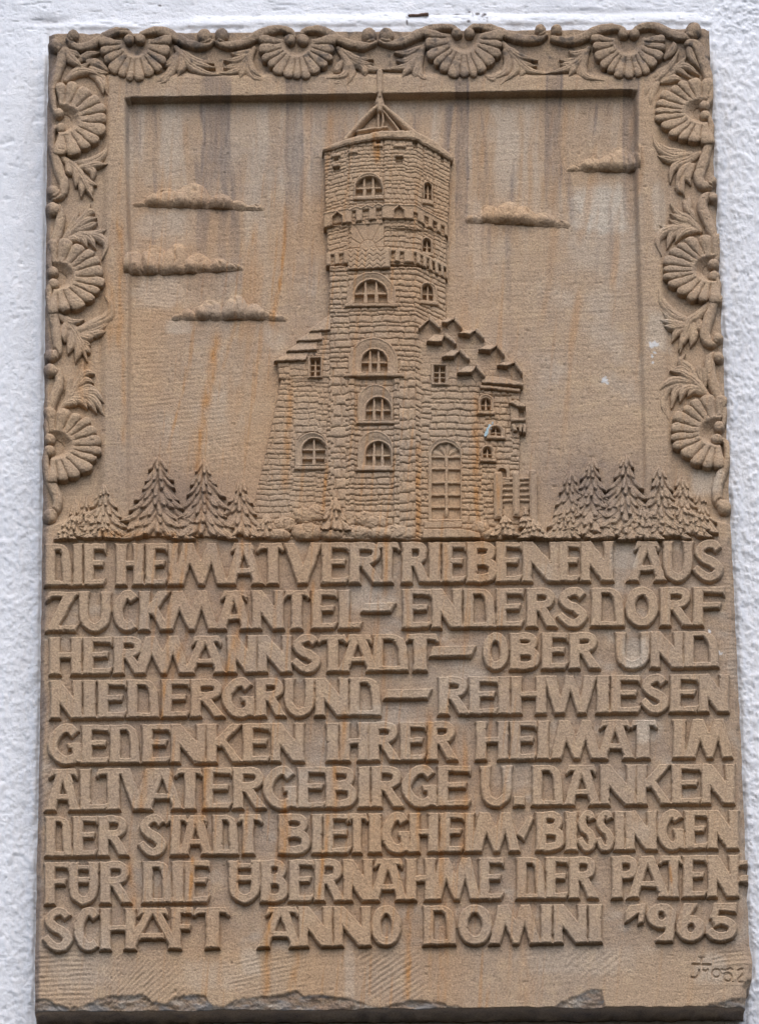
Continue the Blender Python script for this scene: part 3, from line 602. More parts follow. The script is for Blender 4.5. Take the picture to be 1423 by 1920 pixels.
def shell(c, ang, Ra, Rs, n, balls, seed):
    cx, cy = c; R = max(Ra, Rs) + 8
    U, V = patch(cx - R, cy - R, cx + R, cy + R, .85); u, v = warp(U, V, .8, seed)
    ca, sa = math.cos(ang), math.sin(ang)
    p = (u - cx) * ca + (v - cy) * sa; q = -(u - cx) * sa + (v - cy) * ca
    th = np.arctan2(q / Rs, p / Ra); r = np.hypot(p / Ra, q / Rs)
    span = math.radians(206); t = (th / span + .5) * n
    t = t + .12 * np.sin(t * 1.7 + seed); k = np.floor(t); f = t - k; x = 2 * f - 1
    rim = .90 + .10 * np.sqrt(np.clip(1 - x * x, 0, 1)) + .025 * np.sin(k * 2.4 + seed)
    M = (r < rim) & (t > 0) & (t < n) & (r > .2) & (p > -.24 * Ra + 2 * vn(U / 9, V / 9, seed))
    ribs = np.sqrt(np.clip(1 - .97 * np.abs(x) ** 3.2, 0, 1))
    fade = ss(.36, .50, r)
    H = 54 + 9.2 * ss(.18, .42, r) + 2.6 * ss(.5, .85, r) + fade * 5.4 * (ribs - .75) * (.6 + .5 * r)
    e = np.clip((rim - r) / .11, 0, 1); H = H - 4.0 * (1 - np.sqrt(np.clip(1 - (1 - e) ** 2, 0, 1)))
    H = H + 1.0 * np.exp(-((r - .38) / .05) ** 2) + grain(U, V, seed) * 1.4 + .8 * fbm(U / 15, V / 15, seed + 900) - .7 * ss(.6, .85, vn(U / 7, V / 7, seed + 901))
    carve('shell', PLQ, U, V, H, M, 66.0)
    return

def scroll(name, P, w, ball, br, seed, hh=9.5):
    U, V = patch(*bounds(list(P) + [ball] if ball else P, max(np.max(w), br or 0) + 6), .85); u, v = warp(U, V, .8, seed)
    q, t, W = tube(u, v, P, w)
    g = 54.5 + hh * np.sqrt(np.clip(1 - q ** 3.2 * .97, 0, 1)) * (.72 + .28 * np.clip(W / 8, 0, 1)); M = q < 1; H = np.where(M, g, -99)
    if ball:
        r = np.hypot(u - ball[0], v - ball[1]) / br
        H = H - 3.5 * np.exp(-((r - 1.12) / .13) ** 2)
        b = 54.5 + (hh + 1.5) * np.sqrt(np.clip(1 - r ** 2.6 * .95, 0, 1)); b = np.where(r < 1, b, -99)
        H = np.maximum(H, b); M |= r < 1
    H = H + grain(U, V, seed) * 1.4 + .9 * fbm(U / 13, V / 13, seed + 900) - .7 * ss(.6, .85, vn(U / 7, V / 7, seed + 901))
    carve(name, PLQ, U, V, H, M, 64.0)

def leaf(lobes, seed, hh=9.0):
    """a spray of tapering lobes; each lobe is a list of points with a root and a tip width"""
    al = [p for l, w in lobes for p in l]
    U, V = patch(*bounds(al, 12), .85); u, v = warp(U, V, .6, seed)
    H = np.full(U.shape, -99.0); M = np.zeros(U.shape, bool)
    for i, (l, w) in enumerate(lobes):
        q, t, W = tube(u, v, l, [w * .85, w * 1.5, w * 1.6, w * 1.05, w * .22])
        g = 53.5 + (hh + 1.2 * math.sin(i * 2.1 + seed)) * np.sqrt(np.clip(1 - q ** 2 * .97, 0, 1)) * (.62 + .38 * t) * (.55 + .45 * np.clip(W / 6.5, 0, 1)) + 1.2
        g = g - 1.0 * ss(.22, .0, q) * ss(.1, .4, t)
        k = q < 1; H = np.where(k, np.maximum(H, g), H); M |= k
    H = H + grain(U, V, seed) * 1.4 + .5 * fbm(U / 11, V / 11, seed + 900)
    carve('acanthus_leaf', PLQ, U, V, H, M, 62.0)

DN, RTT, LFT = math.pi / 2, 0.0, math.pi
shell((254, 79), DN, 71, 67, 12, None, 1); shell((557, 78), DN, 69, 73, 13, None, 2); shell((869, 68), DN, 77, 75, 13, None, 3); shell((1178, 75), DN, 71, 70, 13, None, 4)
shell((118, 221), RTT, 84, 70, 11, None, 5); shell((106, 516), RTT, 91, 70, 12, None, 6); shell((102, 833), RTT, 89, 70, 12, None, 7)
shell((1318, 206), LFT, 92, 62, 13, None, 8); shell((1335, 502), LFT, 94, 65, 13, None, 9); shell((1344, 808), LFT, 89, 70, 12, None, 10)
ST = [([(250, 66), (243, 60), (236, 57), (219, 56), (202, 62), (185, 73), (169, 82), (150, 86), (136, 80), (130, 68)], (138, 62), 11), ([(260, 66), (268, 60), (285, 55), (300, 54), (322, 62), (345, 75), (367, 82), (385, 82), (396, 75)], (384, 64), 14),
      ([(552, 66), (545, 56), (525, 51), (498, 56), (467, 72), (444, 81), (424, 82), (410, 76)], (416, 62), 13), ([(562, 66), (572, 55), (596, 52), (616, 59), (636, 71), (660, 80), (683, 83), (700, 76)], (692, 62), 14),
      ([(862, 58), (845, 48), (815, 49), (784, 61), (757, 75), (734, 79), (715, 74)], (725, 61), 14), ([(876, 56), (884, 49), (900, 47), (925, 52), (952, 63), (979, 70), (1008, 70), (1021, 62)], (1013, 53), 11),
      ([(1172, 58), (1164, 51), (1141, 49), (1114, 56), (1087, 69), (1060, 74), (1037, 69)], (1043, 53), 11), ([(1186, 58), (1192, 52), (1205, 47), (1227, 46), (1250, 56), (1272, 65), (1294, 63), (1304, 54)], (1300, 53), 15)]
for i, (P, b, r) in enumerate(ST): scroll('scroll', P, [4.5, 6.5, 8.5, 9.5, 9, 8, 7], b, r, 20 + i)
SL = [([(104, 206), (100, 189), (98, 162), (107, 135), (115, 111), (115, 92), (106, 82)], (103, 82), 13), ([(104, 236), (97, 248), (97, 270), (105, 297), (114, 324), (121, 345), (113, 362), (103, 366)], (99, 356), 12),
      ([(97, 505), (93, 492), (97, 472), (103, 449), (111, 424), (114, 401), (109, 386)], (98, 389), 13), ([(97, 530), (92, 540), (93, 560), (98, 580), (104, 604), (107, 629), (109, 652), (104, 664)], (95, 664), 13),
      ([(90, 820), (88, 797), (92, 777), (98, 751), (108, 729), (112, 708), (107, 692)], (95, 691), 13), ([(90, 842), (86, 852), (86, 870), (92, 893), (103, 918), (109, 938), (103, 956), (94, 966)], (93, 966), 14)]
for i, (P, b, r) in enumerate(SL): scroll('scroll', P, [5, 7, 8, 10, 10, 9, 7.5], b, r, 40 + i)
SR = [([(1324, 196), (1331, 184), (1332, 166), (1327, 140), (1318, 113), (1312, 92), (1303, 80), (1290, 78)], None, 0), ([(1328, 215), (1333, 235), (1329, 262), (1322, 289), (1313, 316), (1310, 332), (1318, 345), (1330, 343)], (1336, 336), 9),
      ([(1342, 490), (1344, 477), (1342, 457), (1334, 431), (1324, 406), (1316, 385), (1321, 369), (1336, 364)], (1338, 368), 9), ([(1342, 516), (1346, 530), (1341, 553), (1334, 578), (1325, 604), (1322, 626), (1331, 641), (1344, 634)], (1346, 632), 10),
      ([(1356, 795), (1357, 782), (1354, 759), (1344, 736), (1335, 711), (1330, 686), (1333, 668), (1347, 664)], (1348, 668), 10), ([(1354, 822), (1363, 832), (1363, 858), (1352, 888), (1344, 913), (1346, 938), (1358, 949)], (1357, 948), 14)]
for i, (P, b, r) in enumerate(SR): scroll('scroll', P, [4.5, 7, 8, 10.5, 11, 10, 8], b, r, 60 + i)
VOL = [((242, 71), (263, 70), 10), ((544, 71), (569, 72), 11), ((856, 59), (880, 59), 10), ((1168, 60), (1189, 60), 10), ((110, 209), (114, 237), 10), ((99, 507), (101, 530), 11), ((94, 821), (93, 843), 11), ((1320, 195), (1322, 214), 10), ((1337, 492), (1338, 515), 11), ((1348, 797), (1344, 821), 11)]
for i, (a, b, r) in enumerate(VOL):
    for c in (a, b): scroll('volute', [(c[0] - .5, c[1]), (c[0], c[1]), (c[0] + .5, c[1] + .3)], [r, r, r], None, r, 80 + i, 10.5)
L = lambda w, *p: (list(p), w)
LEAVES = [
 [L(6, (330, 86), (345, 108), (364, 125), (388, 136), (416, 138)), L(5, (340, 92), (365, 110), (402, 117)), L(5, (350, 105), (375, 120), (404, 126)), L(6, (332, 98), (326, 122), (312, 142), (296, 151)), L(5, (328, 100), (318, 116), (304, 122)), L(6, (338, 104), (341, 122), (334, 141)), L(5, (322, 126), (312, 146), (300, 156))],
 [L(6, (477, 88), (462, 112), (444, 131), (410, 136)), L(5, (470, 92), (448, 100), (434, 97)), L(5, (466, 100), (440, 112), (420, 111)), L(6, (472, 98), (466, 122), (476, 142), (506, 153)), L(6, (462, 108), (456, 128), (450, 146)), L(5, (470, 110), (474, 130), (490, 142)), L(5, (455, 116), (434, 124), (420, 124))],
 [L(6, (634, 88), (655, 108), (693, 126), (722, 128)), L(5, (640, 90), (668, 108), (700, 110)), L(6, (640, 96), (652, 118), (644, 140), (610, 146)), L(5, (640, 112), (632, 128), (640, 120)), L(5, (656, 112), (660, 138), (650, 158)), L(6, (668, 114), (682, 126), (684, 142)), L(5, (652, 138), (636, 152), (622, 152)), L(5, (652, 100), (676, 116), (698, 118))],
 [L(6, (796, 80), (780, 108), (755, 124), (722, 128)), L(5, (788, 86), (762, 98), (738, 97)), L(5, (780, 98), (760, 112), (742, 112)), L(6, (792, 92), (784, 118), (788, 140), (806, 149)), L(6, (778, 106), (766, 126), (755, 143)), L(5, (786, 110), (780, 132), (776, 146))],
 [L(6, (942, 78), (965, 104), (992, 130), (1026, 136)), L(5, (948, 84), (975, 104), (1008, 112)), L(5, (955, 96), (980, 116), (1006, 122)), L(6, (946, 92), (952, 116), (944, 136), (911, 148)), L(5, (962, 108), (966, 132), (938, 157)), L(5, (970, 112), (980, 130), (974, 142)), L(5, (938, 132), (924, 146), (908, 140))],
 [L(6, (1103, 88), (1085, 112), (1060, 128), (1026, 136)), L(5, (1096, 92), (1078, 100), (1066, 94)), L(5, (1090, 100), (1070, 112), (1048, 109)), L(6, (1100, 96), (1092, 122), (1098, 142), (1134, 150)), L(5, (1084, 112), (1074, 128), (1066, 142)), L(5, (1092, 112), (1088, 134), (1108, 150)), L(5, (1080, 114), (1064, 120), (1050, 119))],
 [L(5, (1230, 148), (1256, 124), (1272, 92)), L(5, (1242, 146), (1270, 124), (1286, 104)), L(6, (1214, 148), (1240, 132), (1268, 128), (1298, 146)), L(5, (1262, 128), (1285, 122), (1310, 140)), L(6, (1232, 152), (1222, 172), (1219, 198)), L(5, (1240, 150), (1262, 144), (1280, 150)), L(5, (1290, 80), (1296, 104), (1312, 128)), L(5, (1226, 152), (1214, 164), (1210, 180)), L(5, (1246, 106), (1262, 88), (1262, 76))],
 [L(7, (124, 90), (134, 108), (156, 126)), L(5, (146, 112), (166, 100), (188, 97)), L(6, (166, 112), (186, 118), (206, 134)), L(6, (124, 148), (142, 134), (164, 132), (186, 140)), L(6, (172, 138), (192, 146), (204, 178)), L(5, (170, 124), (182, 132), (204, 136)), L(5, (180, 142), (192, 156), (194, 174)), L(5, (130, 142), (150, 126), (168, 116)), L(5, (126, 92), (140, 98), (150, 104))],
 [L(6, (116, 292), (140, 312), (158, 338), (174, 370)), L(6, (142, 302), (172, 300), (194, 288), (202, 270)), L(5, (146, 312), (176, 308), (203, 306)), L(5, (158, 312), (174, 318), (174, 336)), L(5, (152, 324), (168, 340), (182, 345)), L(5, (138, 312), (144, 330), (142, 350)), L(5, (150, 330), (154, 348), (152, 368)), L(5, (160, 336), (168, 352), (170, 366)), L(5, (128, 300), (130, 318), (134, 326))],
 [L(6, (114, 456), (134, 430), (158, 404), (170, 380)), L(5, (126, 436), (138, 414), (148, 394)), L(5, (140, 426), (164, 412), (182, 408)), L(5, (138, 432), (168, 422), (183, 416)), L(5, (142, 436), (176, 436), (202, 428)), L(6, (150, 434), (184, 442), (200, 458), (192, 484)), L(6, (144, 438), (166, 442), (180, 464)), L(6, (136, 442), (154, 444), (164, 460)), L(5, (126, 448), (140, 446), (150, 452)), L(5, (160, 404), (170, 396), (178, 398))],
 [L(6, (110, 586), (136, 612), (152, 640), (164, 676)), L(5, (116, 592), (136, 602), (158, 598)), L(8, (140, 620), (176, 606), (204, 592), (208, 572), (198, 554)), L(5, (146, 622), (184, 616), (212, 598)), L(5, (148, 624), (180, 624), (203, 618)), L(5, (150, 626), (164, 632), (176, 630)), L(5, (150, 632), (160, 642), (170, 644)), L(5, (154, 640), (162, 652), (168, 660)), L(6, (124, 604), (120, 622), (122, 640)), L(6, (134, 614), (134, 640), (128, 662)), L(6, (142, 624), (148, 650), (142, 678))],
 [L(6, (112, 766), (136, 734), (152, 704), (156, 676)), L(5, (150, 708), (164, 698), (178, 700)), L(5, (148, 722), (162, 712), (176, 716)), L(5, (144, 732), (166, 724), (186, 730)), L(6, (142, 736), (176, 734), (196, 754)), L(6, (140, 740), (174, 744), (196, 778)), L(6, (136, 742), (164, 748), (182, 772)), L(6, (130, 748), (150, 748), (164, 764)), L(5, (120, 756), (136, 752), (144, 758)), L(5, (126, 740), (132, 716), (138, 704))],
 [L(6, (1312, 284), (1290, 296), (1262, 312), (1256, 340)), L(6, (1296, 286), (1262, 290), (1234, 276), (1222, 250)), L(5, (1292, 292), (1258, 298), (1231, 290)), L(5, (1290, 300), (1268, 308), (1258, 324)), L(5, (1292, 304), (1276, 322), (1266, 346)), L(5, (1296, 306), (1278, 334), (1282, 364)), L(5, (1300, 306), (1290, 326), (1294, 344)), L(5, (1282, 282), (1250, 280), (1228, 264)), L(5, (1276, 330), (1272, 348), (1278, 360))],
 [L(6, (1312, 430), (1292, 410), (1272, 400), (1256, 380)), L(5, (1296, 412), (1276, 410), (1255, 398)), L(5, (1294, 418), (1272, 418), (1254, 410)), L(5, (1292, 420), (1262, 428), (1234, 420)), L(6, (1294, 424), (1252, 428), (1232, 450), (1240, 478)), L(6, (1296, 426), (1262, 434), (1250, 464)), L(6, (1300, 426), (1278, 432), (1266, 452)), L(5, (1306, 430), (1288, 432), (1276, 442)), L(5, (1282, 376), (1294, 396), (1306, 414)), L(5, (1292, 370), (1290, 390), (1298, 404))],
 [L(6, (1332, 562), (1310, 588), (1290, 604), (1274, 660)), L(7, (1288, 598), (1262, 588), (1240, 564), (1236, 536)), L(5, (1284, 602), (1254, 592), (1231, 572)), L(5, (1284, 604), (1256, 604), (1236, 598)), L(5, (1288, 606), (1262, 612), (1244, 610)), L(6, (1292, 608), (1270, 618), (1260, 638)), L(6, (1296, 604), (1284, 628), (1272, 654)), L(6, (1298, 602), (1300, 626), (1294, 648)), L(6, (1306, 594), (1310, 608), (1307, 618)), L(5, (1270, 590), (1250, 574), (1246, 560))],
 [L(6, (1330, 744), (1304, 714), (1278, 698), (1256, 694)), L(5, (1304, 710), (1280, 690), (1258, 692)), L(6, (1312, 720), (1292, 690), (1276, 676), (1284, 662)), L(6, (1306, 716), (1262, 712), (1236, 730)), L(6, (1306, 720), (1256, 722), (1242, 756), (1252, 784)), L(6, (1308, 722), (1270, 728), (1258, 764)), L(6, (1314, 726), (1284, 728), (1274, 752)), L(6, (1322, 736), (1302, 728), (1288, 742)), L(5, (1316, 716), (1310, 694), (1314, 680)), L(5, (1322, 720), (1322, 700), (1316, 686))]]
for i, lv in enumerate(LEAVES): leaf(lv, 110 + 7 * i)

# ------------------------------------------------------------------ clouds
CL = [([(265, 381, 15, 5), (287, 372, 17, 13), (320, 372, 28, 24), (357, 362, 36, 23), (413, 377, 26, 18), (448, 383, 15, 12), (478, 387, 18, 9)], (255, 382, 492, 392)),
      ([(246, 490, 22, 22), (278, 502, 18, 14), (295, 477, 30, 22), (322, 477, 28, 24), (332, 500, 20, 14), (370, 491, 28, 21), (408, 495, 19, 13), (436, 500, 20, 9)], (235, 515, 458, 506)),
      ([(336, 593, 14, 7), (355, 587, 15, 11), (392, 579, 27, 19), (438, 574, 26, 22), (478, 583, 23, 17), (502, 590, 19, 11), (522, 594, 16, 6)], (326, 599, 537, 599)),
      ([(892, 406, 21, 9), (921, 398, 23, 19), (946, 393, 26, 20), (983, 400, 25, 18), (1020, 408, 25, 14), (1047, 416, 20, 8)], (873, 413, 1066, 423)),
      ([(1080, 311, 18, 7), (1108, 304, 23, 13), (1140, 300, 23, 17), (1170, 293, 27, 23), (1192, 294, 18, 22)], (1062, 316, 1197, 319))]
for i, (E, (a0, b0, a1, b1)) in enumerate(CL):
    E = E + [(cx - .42 * rx, cy + .22 * ry, .52 * rx, .66 * ry) for cx, cy, rx, ry in E if rx > 17] + [(cx + .46 * rx, cy + .34 * ry, .46 * rx, .62 * ry) for cx, cy, rx, ry in E if rx > 17]
    U, V = patch(a0 - 6, min(b0, b1) - 62, a1 + 4, max(b0, b1) + 6, .8); u, v = warp(U, V, .9, 200 + i)
    bot = b0 + (b1 - b0) * (U - a0) / (a1 - a0) + 2.0 * vn(U / 11, U / 37, 210 + i)
    bs = base(U, V); H = np.full(U.shape, -99.0); M = np.zeros(U.shape, bool)
    for k, (cx, cy, rx, ry) in enumerate(E):
        sw = .18 * np.sin(np.arctan2(v - cy, u - cx) * 3 + k * 2)
        bc = b0 + (b1 - b0) * (cx - a0) / (a1 - a0) - 3 - 3.5 * (math.sin(k * 2.7 + i) + 1) / 2; top = cy - ry; ryy = bc - top
        uu = u - cx - .25 * (bc - v) * math.sin(k * 2.3 + i)
        q2 = np.hypot(uu / (rx * 1.05), np.where(v < bc, (v - bc) / ryy, (v - bc) / 9.0))
        g = min(1, max(.55, ryy / 24)) * (10.5 + 1.6 * (ry < 15) + 2.6 * math.sin(k * 1.9 + i)) * (.72 + .28 * ss(0, 45, np.minimum(U - a0, a1 - U + (30 if a1 > 1190 else 0) + 0) + (30 if i == 1 else 0))) * np.clip(1 - q2 ** 2 * .99, 0, 1) ** .45
        r3 = np.hypot((u - cx + rx * .3) / rx, (v - bc + ryy * .28) / ryy); g = g - 1.8 * np.exp(-((r3 - .58) / .11) ** 2) * 1.5 * ss(-.6, .3, vn(u / 9, v / 9, 230 + k)) * (rx > 17)
        kk = (q2 < 1) & (V < bot); H = np.where(kk, np.maximum(H, bs + g), H); M |= kk
    M &= (U > 233) & (U < 1200)
    edge = np.clip((bot - V) / 15, 0, 1); H = H - 8 * (1 - edge) ** 2 * np.clip((H - bs) / 8, 0, 1)
    H = H + grain(U, V, 220 + i) * 1.5 + .7 * fbm(U / 10, V / 10, 240)
    carve('cloud', PLQ, U, V, H, M, 56.0)

# ------------------------------------------------------------------ fir trees
def fir(ax, ay, by, hw, seed, lift=0.0, lean=0.0):
    rg = np.random.default_rng(seed)
    U, V = patch(ax - hw - 10, ay - 4, ax + hw + 10, by + 8, .8); u, v = warp(U, V, .9, seed)
    bs = base(U, V) + lift; H = np.full(U.shape, -99.0); M = np.zeros(U.shape, bool)
    hgt = by - ay; n = max(3, int(round(hgt / 21)))
    def put(P, w, h0, h1):
        nonlocal H, M
        q, t, W = tube(u, v, P, w, n=4)
        g = bs + (h0 + (h1 - h0) * t) * np.sqrt(np.clip(1 - q ** 2 * .96, 0, 1)) - 1.0 * ss(.25, 0, q) * ss(.35, .7, t) + .4 * vn(u / 2.4, v / 2.4, seed)
        k = q < 1; H = np.where(k, np.maximum(H, g), H); M |= k
    body = poly(u, v, [(ax - 2, ay + 4), (ax + 2, ay + 4), (ax + hw * .78, by - 3), (ax - hw * .78, by - 3)])
    kb = body < 0; H = np.where(kb, bs + 2.2, H); M |= kb
    put([(ax, ay), (ax + .5, ay + 7), (ax, ay + 16)], [1.6, 3.2, 4.2], 4, 6)
    n = max(3, int(round(hgt / 20))); dy = hgt * .90 / n; kz = min(1.0, hw / 55)
    for k in range(n):
        t = (k + .6) / n; y = ay + dy * (k + .75) + rg.uniform(-2, 2); w = hw * (.12 + .88 * t ** 1.0) * rg.uniform(.9, 1.08); m = 3 + int(round(t * 4.4 * kz)); cx = ax + rg.uniform(-2, 2)
        for j in range(m):
            s = j / (m - 1) * 2 - 1 + rg.uniform(-.12, .12); l = w * s * rg.uniform(.88, 1.08); al = abs(l)
            x0, y0 = cx + l * .10, y - dy * .9 + rg.uniform(-1.5, 1.5)
            yt = y + dy * (.42 + .25 * (1 - abs(s))) + .26 * al + rg.uniform(-2, 3)
            P = [(x0, y0), (x0 + (l * .9) * .34, y0 + (yt - y0) * .36), (x0 + (l * .9) * .72, y0 + (yt - y0) * .80), (cx + l, yt)]
            r = (3.3 + 3.2 * t) * (.62 + .38 * kz) * rg.uniform(.85, 1.2); c = max(0, 1 - abs(s))
            put(P, [r * .5, r * .9, r * 1.15, r * 1.0, r * .3], 2.6 + 2 * c, 9.2 + 3.4 * c + rg.uniform(-1.4, 1.4))
    H = H + grain(U, V, seed)
    M &= V < by + 4
    carve('fir_tree', PLQ, U, V, H, M, 62.0, dive=3)
for i, a in enumerate([(143, 936, 1004, 34, -1.5), (162, 929, 1000, 34, -1.5), (194, 910, 1003, 62, 0), (450, 898, 1006, 52, 0), (382, 863, 1010, 74, 1.5), (297, 856, 1010, 84, 2), (136, 961, 1006, 34, 1), (192, 964, 1008, 46, 2), (126, 982, 1010, 28, 2), (500, 965, 1008, 34, 1.5), (628, 936, 996, 34, 6),
                       (1068, 880, 1008, 56, 1), (1108, 858, 1010, 64, 2), (1172, 854, 1010, 72, 2.5), (1237, 877, 1010, 64, 2), (1278, 890, 1006, 62, 1), (1314, 916, 1002, 40, 0), (1205, 945, 1012, 58, 3), (1060, 950, 1010, 42, 2), (986, 956, 992, 18, 3), (945, 970, 1006, 34, 5), (1000, 975, 1010, 40, 5)]):
    fir(a[0], a[1], a[2], a[3], 300 + 3 * i, a[4])

# ------------------------------------------------------------------ boulders and bushes at the tower's foot
ROCK = [(570, 968, 19, 17, 5), (593, 962, 20, 16, 4), (534, 983, 22, 14, 5), (575, 998, 29, 18, 8), (522, 1003, 24, 12, 7), (682, 974, 20, 16, 6), (705, 981, 24, 15, 7), (672, 1000, 26, 14, 8), (712, 1002, 30, 12, 9), (745, 1000, 22, 17, 8), (622, 1004, 26, 10, 8), (496, 990, 16, 12, 4), (900, 990, 18, 14, 6), (925, 1004, 26, 10, 7), (655, 968, 12, 14, 5)]
for i, (cx, cy, rx, ry, h) in enumerate(ROCK):
    U, V = patch(cx - rx - 5, cy - ry - 5, cx + rx + 5, cy + ry + 5, .8); u, v = warp(U, V, 1.8, 400 + i)
    q = (np.abs((u - cx) / rx) ** 2.4 + np.abs((v - cy) / ry) ** 2.4) ** (1 / 2.4)
    H = 60 + (h + 3) * np.sqrt(np.clip(1 - q ** 3.0 * .95, 0, 1)) + 1.6 * np.abs(fbm(U / 12, V / 9, 410 + i)) - 1.6 * ss(.10, .0, np.abs(vn(U / 11, V / 9, 430 + i))) + grain(U, V, i)
    carve('boulder', PLQ, U, V, H, (q < 1) & (V < 1013), 64.0)

# ------------------------------------------------------------------ the tower and its annexes
def bricks(U, V, ch, bw, seed, depth=1.5):
    rg = np.random.default_rng(seed)
    v = V + 1.5 * vn(U / 22, V / 24, seed) + .9 * vn(U / 6, V / 6, seed + 1); u = U + 1.6 * vn(U / 8, V / 8, seed + 2)
    bk = np.floor((u + 5 * vn(V / 30, V / 90, seed + 3)) / (bw * 2.4)); v = v + ch * 1.0 * (_h(bk, bk * 0, seed + 4) - .5)
    v0 = V.min() - 10; rows = [v0]
    while rows[-1] < V.max() + 20: rows.append(rows[-1] + ch * rg.uniform(.72, 1.38))
    rows = np.array(rows); k = np.clip(np.searchsorted(rows, v) - 1, 0, len(rows) - 2)
    dv = np.minimum(v - rows[k], rows[k + 1] - v)
    du = np.full(U.shape, 9.0); cell = np.zeros(U.shape)
    u0 = U.min() - 40
    for r in np.unique(k):
        m = k == r; cols = [u0 + rg.uniform(0, bw)]
        while cols[-1] < U.max() + 40: cols.append(cols[-1] + bw * rg.uniform(.5, 1.6))
        cols = np.array(cols); uu = u[m]; c = np.clip(np.searchsorted(cols, uu) - 1, 0, len(cols) - 2)
        du[m] = np.minimum(np.abs(uu - cols[c]), np.abs(cols[c + 1] - uu)); cell[m] = _h(c, np.full(c.shape, r), seed)
    d = np.minimum(dv, du * .95)
    fr = (v - rows[k]) / (rows[k + 1] - rows[k])
    return depth * .26 * (fr - .5) + depth * .95 * (np.sqrt(np.clip(1 - (1 - np.clip(d / (ch * .42), 0, 1)) ** 2, 0, 1)) - 1) + .8 * (cell - .5)

TSH = [(618, 498), (836, 503), (836, 600), (800, 640), (792, 700), (790, 1012), (603, 1012), (604, 948), (617, 700)]
TMD = [(613, 425), (838, 428), (837, 500), (614, 495)]
TTP = [(607, 272), (712, 255), (776, 252), (845, 288), (839, 436), (611, 426)]
def face(U, us, hs): return np.interp(U, us, hs)
def h_shaft(U): return face(U, [603, 622, 660, 700, 778, 796, 836], [63.5, 67, 68.5, 69, 68.5, 64.5, 58])
def h_mid(U): return face(U, [612, 656, 719, 790, 838], [60, 67.5, 71, 67, 57])
def h_top(U): return face(U, [606, 654, 719, 778, 794, 841], [60, 69, 73, 72.5, 67.5, 57])
LAX = [(619, 590), (582, 622), (542, 660), (520, 676), (522, 710), (526, 714), (500, 840), (474, 948), (470, 1012), (622, 1012)]
RAX = [(776, 640), (800, 602), (836, 600), (866, 614), (907, 634), (945, 662), (977, 697), (979, 722), (974, 735), (974, 885), (975, 1012), (776, 1012)]
def h_left(U, V): return face(U, [470, 530, 618], [58.5, 61.5, 63.5]) + 1.5 * ss(712, 708, V)
def h_right(U, V): return face(U, [776, 800, 890, 974], [65.5, 65, 64.5, 61])

def win_mask(U, V, w): return arch(U, V, *w) if w[4:] == () else arch(U, V, *w[:4])

# windows: outer frame, opening, vertical bars, horizontal bars, arched, sill, wall height
WT = [((663, 327, 719, 372), (667, 335, 716, 370), 2, 1, True, (662, 371, 720, 379)), ((793, 341, 811, 376), (796, 345, 808, 375), 1, 1, True, (791, 375, 813, 384)), ((790, 444, 811, 474), (793, 449, 807, 472), 1, 1, True, (789, 473, 813, 480)),
      ((650, 512, 743, 573), (665, 527, 726, 569), 2, 1, True, (646, 571, 745, 578)), ((788, 527, 820, 566), (792, 533, 811, 562), 1, 1, True, (786, 563, 823, 571)), ((653, 635, 746, 704), (678, 657, 726, 698), 2, 1, True, (644, 702, 758, 709)),
      ((670, 721, 737, 791), (686, 745, 732, 786), 2, 1, True, (667, 789, 739, 796)), ((670, 808, 737, 879), (686, 828, 732, 872), 2, 1, True, (667, 877, 738, 884))]
WL = [((577, 668, 605, 709), (583, 673, 600, 704), 1, 2, False, None), ((553, 809, 616, 873), (567, 821, 611, 869), 1, 2, True, (551, 872, 616, 880))]
WR = [((808, 681, 841, 722), (814, 687, 834, 716), 1, 2, False, None), ((896, 738, 926, 771), (902, 746, 919, 768), 1, 1, True, (894, 770, 928, 777)), ((914, 794, 946, 820), (920, 800, 938, 816), 1, 1, True, (912, 816, 948, 823)), ((901, 833, 928, 860), (906, 839, 921, 857), 1, 1, True, (899, 859, 931, 866))]
DOOR = ((803, 822, 866, 978), (809, 830, 863, 974))

def cut(U, V, W):
    m = np.full(U.shape, 99.0)
    for o, i, a, b, ar, s in W: m = np.minimum(m, (arch if ar else box)(U, V, *o))
    return m

def window(parent, spec, hw, seed, wf):
    o, i, nv, nh, ar, s = spec; f = arch if ar else box
    y1 = max(o[3], s[3] if s else 0) + 4; x0 = min(o[0], s[0] if s else 9e9) - 4; x1 = max(o[2], s[2] if s else 0) + 4
    U, V = patch(x0, o[1] - 4, x1, y1, .6); u, v = warp(U, V, .45, seed)
    W = wf(U, V)
    do, di = f(u, v, *o), f(u, v, *i)
    H = W + 1.3 - 3.2 * ss(0, 1, np.clip(-do / np.maximum(-do + np.maximum(di, 0), .1), 0, 1)) ** 2      # splayed reveal
    H = H + 1.1 * np.exp(-((do + 2.2) / 1.5) ** 2) + 2.0 * np.exp(-((di - 1.8) / 1.5) ** 2)
    op = di < 0
    fl = W - 9.5
    bar = np.full(U.shape, 99.0); wi = i[2] - i[0]; hi = i[3] - i[1]; bw = 1.6 + wi * .022
    for k in range(nv):
        c = i[0] + wi * (k + 1) / (nv + 1); bar = np.minimum(bar, np.abs(u - c) - bw * (.75 + .65 * np.clip((v - i[1]) / hi, 0, 1)))
    for k in range(nh):
        c = i[1] + hi * ((k + 1) / (nh + 1) + (.06 if ar else 0)); bar = np.minimum(bar, np.abs(v - c) - bw * .85)
    H = np.where(op, fl + 7.2 * ss(1.2, -1.0, bar), H)
    M = do < 0
    if s:
        ds = box(u, v, *s); k = ds < 0; H = np.where(k, W + 3.0 - 1.5 * ss(-2, 0, ds), H); M |= k
    H = H + grain(U, V, seed) * .8
    carve('window', parent, U, V, H, M, 66.0, floor=W - 3, dive=3)

